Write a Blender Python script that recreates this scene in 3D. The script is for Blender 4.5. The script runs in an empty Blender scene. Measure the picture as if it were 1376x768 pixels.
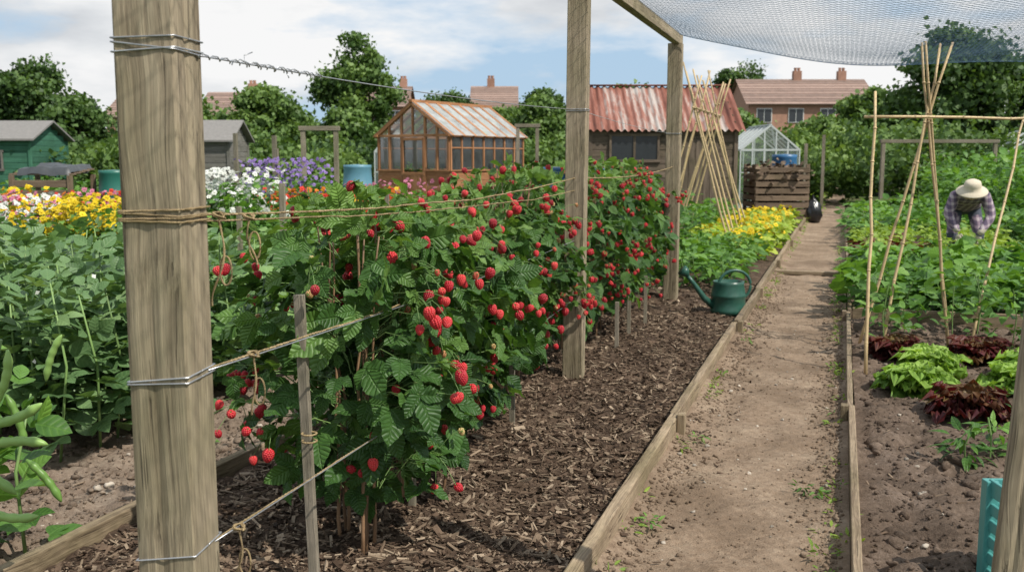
import bpy, bmesh, math, numpy as np
from mathutils import Vector, Matrix
rng=np.random.default_rng(11)
sc=bpy.context.scene
sc.view_settings.view_transform='Standard'; sc.view_settings.look='None'; sc.view_settings.exposure=0
TH=math.radians(18.3); D=np.array([math.sin(TH),math.cos(TH)]); Nn=np.array([math.cos(TH),-math.sin(TH)])
def W(a,b,z=0):
    a=np.asarray(a,float);b=np.asarray(b,float);z=np.asarray(z,float)+0*a*b
    return np.stack([a*D[0]+b*Nn[0],a*D[1]+b*Nn[1],z],-1)
# ---------- node helpers
def nd(nt,t,ins={},**props):
    n=nt.nodes.new(t)
    for k,v in props.items(): setattr(n,k,v)
    for k,v in ins.items():
        s=n.inputs[k]
        if isinstance(v,bpy.types.NodeSocket): nt.links.new(v,s)
        else: s.default_value=v
    return n
def ma(nt,op,a,b=0.0,c=0.0):
    n=nt.nodes.new('ShaderNodeMath'); n.operation=op
    for i,v in enumerate((a,b,c)):
        if isinstance(v,bpy.types.NodeSocket): nt.links.new(v,n.inputs[i])
        else: n.inputs[i].default_value=v
    return n.outputs[0]
def ramp(nt,fac,stops,interp='LINEAR'):
    n=nt.nodes.new('ShaderNodeValToRGB'); cr=n.color_ramp; cr.interpolation=interp
    while len(cr.elements)<len(stops): cr.elements.new(.5)
    for e,(p,c) in zip(cr.elements,stops):
        e.position=p; c=c if hasattr(c,'__len__') else (c,c,c); e.color=(*c[:3],1)
    nt.links.new(fac,n.inputs[0]); return n.outputs[0]
def noise(nt,vec,scale,detail=4,rough=.6):
    return nd(nt,'ShaderNodeTexNoise',{'Vector':vec,'Scale':scale,'Detail':detail,'Roughness':rough}).outputs[0]
def vmul(nt,vec,s): return nd(nt,'ShaderNodeVectorMath',{0:vec,1:s},operation='MULTIPLY').outputs[0]
def mixc(nt,f,a,b,mode='MIX'):
    n=nt.nodes.new('ShaderNodeMix'); n.data_type='RGBA'; n.blend_type=mode
    for i,v in ((0,f),(6,a),(7,b)):
        if isinstance(v,bpy.types.NodeSocket): nt.links.new(v,n.inputs[i])
        else: n.inputs[i].default_value=v if i==0 else (*v,1)
    return n.outputs[2]
def newmat(name):
    m=bpy.data.materials.new(name); m.use_nodes=True; return m,m.node_tree,m.node_tree.nodes['Principled BSDF']
def attr(nt,n): return nd(nt,'ShaderNodeAttribute',attribute_name=n)
def bump(nt,b,h,strength=.5,dist=.01):
    n=nd(nt,'ShaderNodeBump',{'Height':h,'Strength':strength,'Distance':dist}); nt.links.new(n.outputs[0],b.inputs['Normal'])
def plain(name,col,rough=.6,metal=0,var=.25,scale=12,bs=.15):
    m,nt,b=newmat(name); o=nd(nt,'ShaderNodeTexCoord').outputs['Object']
    f=noise(nt,o,scale); r=attr(nt,'rnd').outputs['Fac']
    f=ma(nt,'ADD',ma(nt,'MULTIPLY',f,.6),ma(nt,'MULTIPLY',r,.4))
    c=np.array(col)
    nt.links.new(ramp(nt,f,[(.25,c*(1-var)),(.75,np.minimum(c*(1+var),1))]),b.inputs['Base Color'])
    b.inputs['Roughness'].default_value=rough; b.inputs['Metallic'].default_value=metal
    bump(nt,b,noise(nt,o,scale*6),bs,.004); return m
def wood(name,dark,light,crack=.5,gs=1.0,tint=None):
    m,nt,b=newmat(name); lc=attr(nt,'lc').outputs['Vector']; r=attr(nt,'rnd').outputs['Fac']
    wob=nd(nt,'ShaderNodeVectorMath',{0:lc,1:vmul(nt,nd(nt,'ShaderNodeTexNoise',{'Vector':lc,'Scale':2.5*gs,'Detail':1}).outputs[1],(.05/gs,.05/gs,0))},operation='ADD').outputs[0]
    n1=noise(nt,vmul(nt,wob,(26*gs,26*gs,1.1*gs)),1,5,.65); n2=noise(nt,vmul(nt,wob,(140*gs,140*gs,2.4*gs)),1,4,.7); n3=noise(nt,lc,2.2,4)
    d=np.array(dark);l=np.array(light)
    f=ma(nt,'ADD',ma(nt,'MULTIPLY',n1,.45),ma(nt,'MULTIPLY',n2,.55))
    c=ramp(nt,f,[(.34,d),(.48,(d+l)/2),(.62,l)])
    c=mixc(nt,1.0,c,ramp(nt,r,[(0,(.72,.72,.72)),(1,(1,1,.98))]),'MULTIPLY')
    c=mixc(nt,1.0,c,ramp(nt,n3,[(.32,tint or (.70,.73,.64)),(.58,(1,1,1))]),'MULTIPLY')
    cr=ramp(nt,noise(nt,vmul(nt,wob,(85*gs,85*gs,.7*gs)),1,3,.6),[(.33,0),(.37,1)])
    c=mixc(nt,ma(nt,'MULTIPLY',ma(nt,'SUBTRACT',1,cr),crack),c,tuple(d*.3))
    nt.links.new(c,b.inputs['Base Color']); b.inputs['Roughness'].default_value=.85; b.inputs['Specular IOR Level'].default_value=.25
    bump(nt,b,ma(nt,'ADD',ma(nt,'MULTIPLY',n2,.8),ma(nt,'MULTIPLY',cr,.7)),.9,.005); return m
def leafmat(name,dark,mid,light,trans=.25,veins=6,rough=.5,vs=.5,tcol=None,spec=.35,vc=.22):
    m,nt,b=newmat(name); r=attr(nt,'rnd').outputs['Fac']; lc=attr(nt,'lc').outputs['Vector']
    sx=nd(nt,'ShaderNodeSeparateXYZ',{0:lc}); ax=ma(nt,'ABSOLUTE',sx.outputs[0]); y=sx.outputs[1]
    o=nd(nt,'ShaderNodeTexCoord').outputs['Object']
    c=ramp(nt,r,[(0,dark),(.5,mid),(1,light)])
    if veins:
        ph=ma(nt,'MULTIPLY',ma(nt,'SUBTRACT',y,ma(nt,'MULTIPLY',ax,.75)),math.pi*veins)
        h=ma(nt,'POWER',ma(nt,'ABSOLUTE',ma(nt,'SINE',ph)),.5)
        mr=ma(nt,'MINIMUM',ma(nt,'MULTIPLY',ax,28),1)
        h=ma(nt,'MULTIPLY',h,mr)
        c=mixc(nt,ma(nt,'MULTIPLY',ma(nt,'SUBTRACT',1,h),vc),c,tuple(np.array(light)*1.4))
        bump(nt,b,h,vs,.006)
    c=mixc(nt,1,c,ramp(nt,noise(nt,o,9,2),[(.3,(.75,.78,.75)),(.7,(1,1,1))]),'MULTIPLY')
    nt.links.new(c,b.inputs['Base Color']); b.inputs['Roughness'].default_value=rough
    b.inputs['Specular IOR Level'].default_value=spec
    if trans>0:
        tc=mixc(nt,1,c,tcol or (1.7,1.7,.7),'MULTIPLY')
        t=nd(nt,'ShaderNodeBsdfTranslucent',{'Color':tc})
        mx=nd(nt,'ShaderNodeMixShader',{0:trans,1:b.outputs[0],2:t.outputs[0]})
        nt.links.new(mx.outputs[0],nt.nodes['Material Output'].inputs[0])
    return m
# ---------- mesh builder
class MB:
    def __init__(s): s.V=[];s.L=[];s.T=[];s.M=[];s.R=[];s.C=[];s.n=0
    def add(s,V,F,mat=0,rnd=None,lc=None):
        V=np.asarray(V,float);F=np.asarray(F,int)
        if rnd is None: rnd=rng.random()
        s.V.append(V);s.L.append((F+s.n).ravel());s.T.append(np.full(len(F),F.shape[1]));s.M.append(np.full(len(F),mat))
        s.R.append(np.zeros(len(V))+rnd); s.C.append(V if lc is None else lc); s.n+=len(V)
    def inst(s,T,F,B,P,mat=0,rnd=None):
        K=len(P)
        if K==0: return
        if rnd is None: rnd=rng.random(K)
        V=(np.einsum('kij,nj->kni',B,T)+P[:,None,:]).reshape(-1,3)
        FF=(F[None]+(np.arange(K)*len(T))[:,None,None]).reshape(-1,F.shape[1])
        s.add(V,FF,mat,np.repeat(rnd,len(T)),np.tile(T,(K,1)))
    def build(s,name,mats,smooth=True,parent=None,bevel=0):
        V=np.concatenate(s.V);L=np.concatenate(s.L);T=np.concatenate(s.T)
        me=bpy.data.meshes.new(name); me.vertices.add(len(V)); me.vertices.foreach_set('co',V.ravel().astype(np.float32))
        me.loops.add(len(L)); me.loops.foreach_set('vertex_index',L.astype(np.int32))
        me.polygons.add(len(T)); st=np.concatenate([[0],np.cumsum(T)[:-1]]); me.polygons.foreach_set('loop_start',st.astype(np.int32))
        me.polygons.foreach_set('material_index',np.concatenate(s.M).astype(np.int32))
        me.polygons.foreach_set('use_smooth',np.full(len(T),smooth))
        a=me.attributes.new('rnd','FLOAT','POINT'); a.data.foreach_set('value',np.concatenate(s.R).astype(np.float32))
        a=me.attributes.new('lc','FLOAT_VECTOR','POINT'); a.data.foreach_set('vector',np.concatenate(s.C).ravel().astype(np.float32))
        for m in (mats if isinstance(mats,(list,tuple)) else [mats]): me.materials.append(m)
        me.update(calc_edges=True)
        ob=bpy.data.objects.new(name,me); sc.collection.objects.link(ob)
        if parent: ob.parent=parent
        if bevel: md=ob.modifiers.new('bevel','BEVEL'); md.width=bevel; md.segments=2; md.limit_method='ANGLE'
        return ob
def empty(name):
    e=bpy.data.objects.new(name,None); sc.collection.objects.link(e); e.empty_display_size=.1; return e
def nrm(v): return v/np.maximum(np.linalg.norm(v,axis=-1,keepdims=True),1e-9)
def basis(d,n,s):
    y=nrm(d);x=nrm(np.cross(y,n));z=np.cross(x,y); s=np.asarray(s)*np.ones(len(d))
    return np.stack([x,y,z],2)*s[:,None,None]
def rrot(K):
    q=nrm(rng.normal(size=(K,4)));w,x,y,z=q.T
    return np.stack([np.stack([1-2*(y*y+z*z),2*(x*y-z*w),2*(x*z+y*w)],-1),np.stack([2*(x*y+z*w),1-2*(x*x+z*z),2*(y*z-x*w)],-1),np.stack([2*(x*z-y*w),2*(y*z+x*w),1-2*(x*x+y*y)],-1)],1)
def rdir(K): return nrm(rng.normal(size=(K,3)))
def ico(sub):
    bm=bmesh.new(); bmesh.ops.create_icosphere(bm,subdivisions=sub,radius=1)
    V=np.array([v.co[:] for v in bm.verts]);F=np.array([[v.index for v in f.verts] for f in bm.faces]); bm.free(); return V,F
ICO1=ico(1);ICO2=ico(2)
BOXV=np.array([[x,y,z] for z in(0,1) for y in(-.5,.5) for x in(-.5,.5)],float)
BOXF=np.array([[0,2,3,1],[4,5,7,6],[0,1,5,4],[2,6,7,3],[0,4,6,2],[1,3,7,5]])
def beam(mb,p0,p1,w,t,mat=0,up=(0,1,0),rnd=None):
    p0=np.array(p0,float);p1=np.array(p1,float);d=p1-p0;L=np.linalg.norm(d);z=d/L
    u=np.array(up,float)
    if abs(np.dot(u,z))>.95: u=np.array([1.,0,0])
    x=nrm(np.cross(u,z));y=np.cross(z,x)
    T=BOXV*np.array([w,t,L]); V=T@np.stack([x,y,z])+p0
    mb.add(V,BOXF,mat,rnd,T+rng.random(3)*20)
def box(mb,c,s,mat=0,rot=0,rnd=None,axis=None):
    s=np.array(s,float);T=(BOXV-np.array([0,0,.5]))*s
    R=np.array([[math.cos(rot),-math.sin(rot),0],[math.sin(rot),math.cos(rot),0],[0,0,1]])
    ax=int(np.argmax(s)) if axis is None else axis
    lc=T[:,[(ax+1)%3,(ax+2)%3,ax]]
    mb.add(T@R.T+np.array(c),BOXF,mat,rnd,lc+rng.random(3)*20)
def tube(mb,P,r,n=6,mat=0,rnd=None,cap=True):
    P=np.asarray(P,float);K=len(P);r=np.asarray(r)*np.ones(K)
    t=nrm(np.gradient(P,axis=0)); up=np.array([0,0,1.]) if abs(t[:,2]).mean()<.8 else np.array([0,1.,0])
    x=nrm(np.cross(t,up));y=np.cross(t,x); an=np.arange(n)/n*2*math.pi
    V=(P[:,None]+(x[:,None]*np.cos(an)[None,:,None]+y[:,None]*np.sin(an)[None,:,None])*r[:,None,None]).reshape(-1,3)
    i=np.arange(K-1)[:,None]*n; j=np.arange(n)[None]; j2=(j+1)%n
    F=np.stack([i+j,i+j2,i+n+j2,i+n+j],-1).reshape(-1,4)
    s=np.concatenate([[0],np.cumsum(np.linalg.norm(np.diff(P,axis=0),axis=1))])
    lc=np.stack([np.tile(np.cos(an),K)*r.repeat(n),np.tile(np.sin(an),K)*r.repeat(n),s.repeat(n)],-1)+rng.random(3)*9
    if rnd is None:rnd=rng.random()
    base=mb.n; mb.add(V,F,mat,rnd,lc)
    if cap and n>=3:
        for off,rev in ((0,1),((K-1)*n,0)):
            idx=np.arange(n)+off; idx=idx[::-1] if rev else idx
            mb.L.append(idx+base);mb.T.append(np.array([n]));mb.M.append(np.array([mat]))
def lathe(mb,prof,c,n=24,mat=0,rnd=None):
    prof=np.array(prof,float);an=np.arange(n)/n*2*math.pi;K=len(prof)
    V=np.stack([prof[:,0,None]*np.cos(an),prof[:,0,None]*np.sin(an),prof[:,1,None]+0*an],-1).reshape(-1,3)
    i=np.arange(K-1)[:,None]*n;j=np.arange(n)[None];j2=(j+1)%n
    F=np.stack([i+j,i+j2,i+n+j2,i+n+j],-1).reshape(-1,4); mb.add(V+np.array(c),F,mat,rnd,V)
def leaf_tpl(n=8,w=.35,fold=.2,droop=.25,serr=0,cols=1,wave=0,p=.75,pw=.9):
    V=[];
    for i in range(n+1):
        t=i/n; hw=max(w*math.sin(math.pi*min(t**p,1))**pw if 0<t<1 else 0,.008)
        if serr and 0<i<n: hw*=1+serr*(1 if i%2 else -1)
        for c in range(-cols,cols+1):
            x=c/cols*hw; V.append((x,t,fold*abs(x)-droop*t*t+wave*math.sin(t*14+(2 if c<0 else 0))*abs(c)/cols*.1))
    m=2*cols+1;F=[[i*m+c,i*m+c+1,(i+1)*m+c+1,(i+1)*m+c] for i in range(n) for c in range(m-1)]
    return np.array(V),np.array(F)
DIA=(np.array([[0,0,0],[.42,.5,.12],[0,1,-.1],[-.42,.5,.12]]),np.array([[0,1,2,3]]))
def h2(ix,iy,s): 
    n=(ix*374761393+iy*668265263+s*1442695041)&0x7fffffff; n=(n^(n>>13))*1274126177&0x7fffffff; return ((n^(n>>16))&0xffff)/65535.
def vn(x,y,s=0):
    ix=np.floor(x).astype(np.int64);iy=np.floor(y).astype(np.int64);fx=x-ix;fy=y-iy;fx=fx*fx*(3-2*fx);fy=fy*fy*(3-2*fy)
    return (h2(ix,iy,s)*(1-fx)+h2(ix+1,iy,s)*fx)*(1-fy)+(h2(ix,iy+1,s)*(1-fx)+h2(ix+1,iy+1,s)*fx)*fy
def fbm(x,y,sc_=1,o=4,s=0):
    v=0;a=1;t=0
    for k in range(o): v=v+a*vn(x*sc_+k*7.3,y*sc_-k*3.1,s+k);t+=a;a*=.55;sc_*=2.1
    return v/t-.5
# ---------- materials
M_POST=wood('weathered_post_wood',(.15,.115,.08),(.43,.355,.255),.55)
M_BOARD=wood('board_wood',(.15,.105,.07),(.44,.34,.235),.5)
M_STAKE=wood('stake_wood',(.15,.13,.10),(.38,.33,.26),.4,1.6)
M_CEDAR=wood('cedar_wood',(.27,.11,.05),(.54,.28,.14),.2,.6,(.8,.75,.7))
M_SHED=wood('shed_planks',(.065,.05,.038),(.22,.17,.13),.5,.6)
M_PALLET=wood('pallet_wood',(.10,.07,.05),(.29,.21,.15),.4,.6)
M_BAMBOO=plain('bamboo_cane',(.50,.37,.20),.55,var=.3,scale=4)
M_TWINE=wood('jute_twine',(.36,.24,.12),(.66,.50,.30),.2,6)
M_WIRE=plain('galvanised_wire',(.48,.49,.51),.35,.7,.2)
M_NET=plain('blue_netting',(.06,.12,.19),.6,0,.2)
M_CANE=plain('raspberry_cane_bark',(.22,.13,.07),.6,var=.5)
M_STEM=plain('green_stem',(.16,.26,.08),.5,var=.3)
M_RASP=leafmat('raspberry_leaf',(.028,.078,.018),(.068,.158,.034),(.18,.31,.07),.24,7,.45,.75,vc=.10,spec=.38)
M_BEAN=leafmat('broad_bean_leaf',(.060,.125,.045),(.125,.225,.09),(.24,.35,.15),.22,5,.42,.3)
M_CABB=leafmat('cabbage_leaf',(.08,.16,.05),(.16,.27,.09),(.26,.40,.15),.24,4,.48,.4)
M_VEG=leafmat('vegetable_leaf',(.040,.11,.02),(.09,.205,.038),(.19,.35,.065),.28,5,.48,.4)
M_LIME=leafmat('lime_leaf',(.14,.25,.035),(.30,.42,.06),(.48,.54,.09),.3,4,.5,.3)
M_LETT=leafmat('green_lettuce_leaf',(.13,.25,.04),(.25,.41,.07),(.38,.54,.13),.3,4,.5,.7,spec=.25)
M_REDL=leafmat('red_lettuce_leaf',(.050,.010,.014),(.11,.020,.024),(.17,.12,.04),.18,4,.45,.7,(2,.6,.6),spec=.25)
M_POD=leafmat('bean_pod_skin',(.17,.31,.07),(.27,.44,.12),(.36,.54,.16),.1,0,.38)
M_TREE=leafmat('tree_leaf',(.030,.065,.018),(.075,.14,.035),(.15,.24,.06),.22,0,.55)
M_TREE2=leafmat('tree_leaf_light',(.055,.11,.028),(.125,.21,.05),(.22,.32,.09),.22,0,.55)
M_BARK=plain('bark',(.12,.09,.06),.9)
def flow(n,c): return leafmat(n,tuple(np.array(c)*.75),c,tuple(np.minimum(np.array(c)*1.2,1)),.2,0,.6,tcol=(1,1,1))
M_FY=flow('yellow_petal',(.82,.60,.02));M_FW=flow('white_petal',(.8,.8,.76));M_FR=flow('red_petal',(.65,.05,.03));M_FO=flow('orange_petal',(.8,.24,.03));M_FP=flow('purple_petal',(.33,.22,.55));M_FK=flow('pink_petal',(.72,.25,.38))
def berrymat():
    m,nt,b=newmat('raspberry_skin'); r=attr(nt,'rnd').outputs['Fac']
    c=ramp(nt,r,[(0,(.50,.40,.16)),(.05,(.60,.20,.10)),(.10,(.60,.045,.045)),(.6,(.50,.016,.028)),(1,(.28,.008,.018))])
    nt.links.new(c,b.inputs['Base Color']); b.inputs['Roughness'].default_value=.36; b.inputs['Subsurface Weight'].default_value=.1
    b.inputs['Subsurface Radius'].default_value=(.01,.002,.002); b.inputs['Subsurface Scale'].default_value=.5
    return m
M_BERRY=berrymat()
def soilmat(name,c0,c1,c2,sc1=3,bs=.8,extra=None,thr=(.42,.56),es=.35):
    m,nt,b=newmat(name); o=nd(nt,'ShaderNodeTexCoord').outputs['Object']
    n1=noise(nt,o,sc1,6,.65);n2=noise(nt,o,sc1*14,6,.7);n3=noise(nt,o,sc1*60,3,.6)
    f=ma(nt,'ADD',ma(nt,'MULTIPLY',n1,.45),ma(nt,'ADD',ma(nt,'MULTIPLY',n2,.4),ma(nt,'MULTIPLY',n3,.15)))
    c=ramp(nt,f,[(.38,c0),(.5,c1),(.62,c2)])
    if extra: c=mixc(nt,ramp(nt,noise(nt,o,es,5,.65),[(thr[0],0),(thr[1],1)]),c,extra)
    r=attr(nt,'rnd').outputs['Fac']
    c=mixc(nt,1,c,ramp(nt,r,[(0,(.62,.62,.62)),(1,(1,1,1))]),'MULTIPLY')
    nt.links.new(c,b.inputs['Base Color']); b.inputs['Roughness'].default_value=.95; b.inputs['Specular IOR Level'].default_value=.15
    bump(nt,b,ma(nt,'ADD',ma(nt,'MULTIPLY',n2,.7),ma(nt,'MULTIPLY',n3,.4)),bs,.02); return m
M_SOIL=soilmat('dry_soil',(.15,.11,.08),(.24,.18,.135),(.35,.28,.215))
M_SOILD=soilmat('dark_soil',(.08,.057,.042),(.145,.105,.078),(.24,.18,.14))
M_MULCH=soilmat('mulch_base',(.045,.03,.021),(.095,.064,.044),(.17,.12,.085))
M_PATH=soilmat('trodden_earth',(.175,.122,.082),(.275,.20,.14),(.37,.285,.205),1.9,.8,(.19,.135,.092),(.47,.62),1.3)
M_GROUND=soilmat('allotment_ground',(.08,.07,.04),(.11,.11,.045),(.15,.14,.07),.8,.5,(.06,.11,.03))
def chipmat():
    m,nt,b=newmat('bark_chips'); r=attr(nt,'rnd').outputs['Fac']; lc=attr(nt,'lc').outputs['Vector']
    c=ramp(nt,r,[(0,(.04,.026,.018)),(.4,(.12,.078,.052)),(.72,(.21,.145,.10)),(.9,(.33,.245,.17)),(1,(.50,.39,.28))])
    n=noise(nt,vmul(nt,lc,(14,3,14)),1,3); c=mixc(nt,1,c,ramp(nt,n,[(.3,(.5,.5,.5)),(.7,(1,1,1))]),'MULTIPLY')
    nt.links.new(c,b.inputs['Base Color']); b.inputs['Roughness'].default_value=.9; b.inputs['Specular IOR Level'].default_value=.2; bump(nt,b,n,.5,.003); return m
M_CHIP=chipmat()
M_STONE=plain('pebble_stone',(.38,.33,.27),.85,var=.4,scale=30)
# ---------- camera, world, sun
cam=bpy.data.objects.new('camera',bpy.data.cameras.new('camera')); sc.collection.objects.link(cam)
cam.location=(0,0,1.5); cam.rotation_euler=(math.radians(90-7.28),0,0); cam.data.lens=35; cam.data.sensor_width=36
cam.data.clip_end=1000; cam.data.dof.use_dof=True; cam.data.dof.focus_distance=4.0; cam.data.dof.aperture_fstop=5.6
sc.camera=cam
sv=Vector((.66,-.50,1.0)).normalized(); el=math.asin(sv.z); az=math.atan2(sv.x,sv.y)
w=bpy.data.worlds.new('World'); sc.world=w; w.use_nodes=True; nt=w.node_tree; bg=nt.nodes['Background']
sky=nd(nt,'ShaderNodeTexSky',sky_type='NISHITA',sun_disc=False,sun_elevation=el,sun_rotation=az,air_density=1.0,dust_density=1.5)
tc=nd(nt,'ShaderNodeTexCoord').outputs['Generated']
v=vmul(nt,tc,(1,1,3.2))
n1=noise(nt,v,2.3,8,.55); v2=nd(nt,'ShaderNodeVectorMath',{0:v,1:(3.3,1.7,.2)},operation='ADD').outputs[0]; n2=noise(nt,v2,3.4,7,.55)
cloud=ramp(nt,n2,[(.36,(.62,.65,.69)),(.47,(.82,.84,.86)),(.56,(.98,.98,.98))])
cloud=vmul(nt,cloud,(10.4,10.4,10.4))
blue=mixc(nt,.8,sky.outputs[0],(5.2,7.3,9.6))
c=mixc(nt,ramp(nt,n1,[(.43,0),(.52,1)]),blue,cloud)
nt.links.new(c,bg.inputs[0]); bg.inputs[1].default_value=.092
sl=bpy.data.lights.new('sun','SUN'); sl.energy=5.0; sl.angle=math.radians(.55); sl.color=(1,.945,.85)
so=bpy.data.objects.new('sun',sl); sc.collection.objects.link(so); so.rotation_euler=sv.to_track_quat('Z','Y').to_euler(); so.location=(5,-5,12)
# ---------- ground sheets
def sheet(name,A,Bv,zf,mat):
    A,Bg=np.meshgrid(A,Bv,indexing='ij'); P=W(A,Bg); P[...,2]=zf(A,Bg,P[...,0],P[...,1]); na,nb=A.shape
    i=np.arange(na-1)[:,None]*nb;j=np.arange(nb-1)[None]
    F=np.stack([i+j,i+j+1,i+nb+j+1,i+nb+j],-1).reshape(-1,4)[:, ::-1]; mb=MB(); mb.add(P.reshape(-1,3),F,0,.9); return mb.build(name,mat)
def lin(a,b,s): return np.linspace(a,b,int((b-a)/s)+1)
def far(n,f): return np.concatenate([n,f[1:]])
mb=MB(); g=np.linspace(-400,400,41); X,Y=np.meshgrid(g,g,indexing='ij'); P=np.stack([X,Y,0*X-.06],-1).reshape(-1,3)
i=np.arange(40)[:,None]*41;j=np.arange(40)[None]; mb.add(P,np.stack([i+j,i+41+j,i+41+j+1,i+j+1],-1).reshape(-1,4),0,.5); mb.build('ground',M_GROUND)
zs=lambda a,b,x,y:.0+.12*fbm(x,y,1.2,3,1)+.13*fbm(x,y,9,5,2)
zm=lambda a,b,x,y:.04+.06*fbm(x,y,1.5,3,3)+.06*fbm(x,y,12,3,4)+.05*np.exp(-((b+1.8)/.4)**2)
zp=lambda a,b,x,y:.0+.06*fbm(x,y,1.8,3,5)+.042*fbm(x,y,8,5,6)+.04*np.clip((abs(b+.36)-.26)/.17,0,1)**2
zr=lambda a,b,x,y:.02+.08*fbm(x,y,1.5,3,7)+.12*fbm(x,y,9,5,8)
sheet('soil_plot',far(lin(1,9,.025),lin(9,22,.2)),lin(-9,-2.72,.03),zs,M_SOIL)
sheet('mulch_bed',far(lin(1,10,.025),lin(10,28,.15)),lin(-2.68,-.84,.03),zm,M_MULCH)
sheet('dirt_path',far(lin(2,12,.02),lin(12,70,.4)),lin(-.81,.08,.02),zp,M_PATH)
sheet('vegetable_bed_soil',far(lin(2,10,.025),lin(10,32,.3)),lin(.12,4.6,.035),zr,M_SOILD)
# ---------- scatter
def scat(mb,TF,N,ar,br,s0,s1,zf,mat=0,flat=.7,bias=1.7,sink=.0,pw=2.5,b=None):
    a=ar[0]+(ar[1]-ar[0])*rng.random(N)**bias; b=rng.uniform(*br,N) if b is None else b; P=W(a,b); s=s0+(s1-s0)*rng.random(N)**pw
    P[:,2]=zf(a,b,P[:,0],P[:,1])+s*(.25-sink); B=rrot(N)*s[:,None,None]*rng.uniform(.6,1.2,(N,1,3)); B[:,2,:]*=flat
    T,F=TF; mb.inst(T,F,B,P,mat)
def lump(k): 
    V,F=ICO2; return V*(1+.22*np.sin(V@rng.normal(size=3)*3+k)[:,None]+.34*(rng.random((len(V),1))-.5)),F
ROCK1=(ICO1[0]*(1+.5*(rng.random((12,1))-.5)),ICO1[1])
mb=MB()
for k in range(5): scat(mb,lump(k),700,(2.5,9),(-7,-2.8),.008,.042,zs,pw=4)
scat(mb,ROCK1,22000,(2.5,8),(-6,-2.8),.003,.014,zs); mb.build('soil_clods',M_SOIL)
mb=MB()
for k in range(5): scat(mb,lump(k),600,(2.5,9.5),(.16,3.4),.008,.04,zr,pw=4)
scat(mb,ROCK1,20000,(2.5,9.5),(.16,3.2),.003,.014,zr); mb.build('soil_clods',M_SOILD)
mb=MB(); scat(mb,ROCK1,3500,(2.8,12),(-.77,.04),.002,.008,zp,bias=1.3,pw=3)
N=7000; be=np.where(rng.random(N)<.5,-.78+abs(rng.normal(size=N))*.10,.05-abs(rng.normal(size=N))*.09); scat(mb,ROCK1,N,(2.8,14),(0,1),.003,.016,zp,bias=1.2,pw=3,b=be); mb.build('earth_crumbs',M_PATH)
mb=MB(); scat(mb,lump(9),110,(2.8,12),(-.77,.04),.005,.014,zp)
scat(mb,lump(2),260,(2.8,9),(-6,-2.8),.006,.022,zs); scat(mb,lump(5),200,(2.8,9),(.2,3),.006,.02,zr); mb.build('pebbles',M_STONE)
CH=BOXV-np.array([0,0,.5]); CH[:4,:2]*=.8; CH=CH+.12*(rng.random(CH.shape)-.5)
def chips(mb,N,ar,bias,L0,L1,br=(-2.62,-.86),zf=zm,wd=(.18,.5),r=None):
    a=ar[0]+(ar[1]-ar[0])*rng.random(N)**bias; b=rng.uniform(*br,N); P=W(a,b); L=rng.uniform(L0,L1,N)
    P[:,2]=zf(a,b,P[:,0],P[:,1])+rng.random(N)*.012; d=rng.normal(size=(N,3));d[:,2]*=.28; n=rng.normal(size=(N,3))*.35+np.array([0,0,1.])
    B=basis(d,n,1.)*np.stack([L*rng.uniform(*wd,N),L,L*rng.uniform(.06,.16,N)],-1)[:,None,:]; mb.inst(CH,BOXF,B,P,0,r)
mb=MB(); chips(mb,19000,(2.6,9),1.5,.010,.035); chips(mb,6000,(2.6,12),1.2,.025,.06); chips(mb,26000,(2.6,8),1.4,.005,.016); chips(mb,3000,(2.6,10),1.3,.03,.09,wd=(.05,.13),r=rng.uniform(.75,1,3000))
chips(mb,260,(2.8,10),1.2,.01,.035,(-.78,-.5),zp); chips(mb,500,(2.8,8),1.2,.01,.05,(-4,-2.75),zs,(.06,.2),rng.uniform(.6,1,500)); chips(mb,600,(2.8,9),1.2,.01,.05,(.15,2.5),zr,(.06,.2),rng.uniform(.6,1,600))
mb.build('bark_mulch_chips',M_CHIP,False)
# ---------- edging boards
def bline(name,b,a_list,h,t,z0=-.05,side=0):
    e=empty(name)
    for k in range(len(a_list)-1):
        m=MB(); o=rng.uniform(-.012,.012); dz=rng.uniform(-.012,.01)
        beam(m,W(a_list[k]+.005,b+o,z0+(h-z0)/2+dz),W(a_list[k+1]-.005,b+o+rng.uniform(-.01,.01),z0+(h-z0)/2+rng.uniform(-.012,.01)),h-z0,t,0,(-Nn[0],-Nn[1],0))
        m.build('board_%d'%(k+1),M_BOARD,False,e,.006)
        if side: 
            m=MB(); q=a_list[k+1]; beam(m,W(q-.08,b+side*(t/2+.024),-.05),W(q-.08,b+side*(t/2+.024),h+.012),.07,.04,0,(Nn[0],Nn[1],0)); m.build('peg_%d'%(k+1),M_BOARD,False,e,.004)
    return e
bline('bed_edging_boards',-.825,[1.5,5.35,8.6,10.9,14,17.5,21,25,30],.125,.048,side=1)
bline('bed_edging_boards',-2.70,[1.2,4.2,7.6,11],.10,.05)
bline('bed_edging_boards',.10,[1.5,5.9,9.6],.11,.035,side=-1)
bline('bed_edging_boards',.10,[9.7,13,17,22,28],.12,.035)
m=MB(); beam(m,W(9.62,.13,.06),W(9.62,3.4,.06),.16,.045,0,(D[0],D[1],0)); beam(m,W(17.0,.13,.05),W(17,4.4,.05),.16,.045,0,(D[0],D[1],0)); m.build('bed_cross_board',M_BOARD,False,None,.005)
m=MB(); beam(m,W(13.4,-.80,.03),W(13.4,.08,.03),.05,.12); m.build('path_step_board',M_BOARD,False,None,.005)
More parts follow.
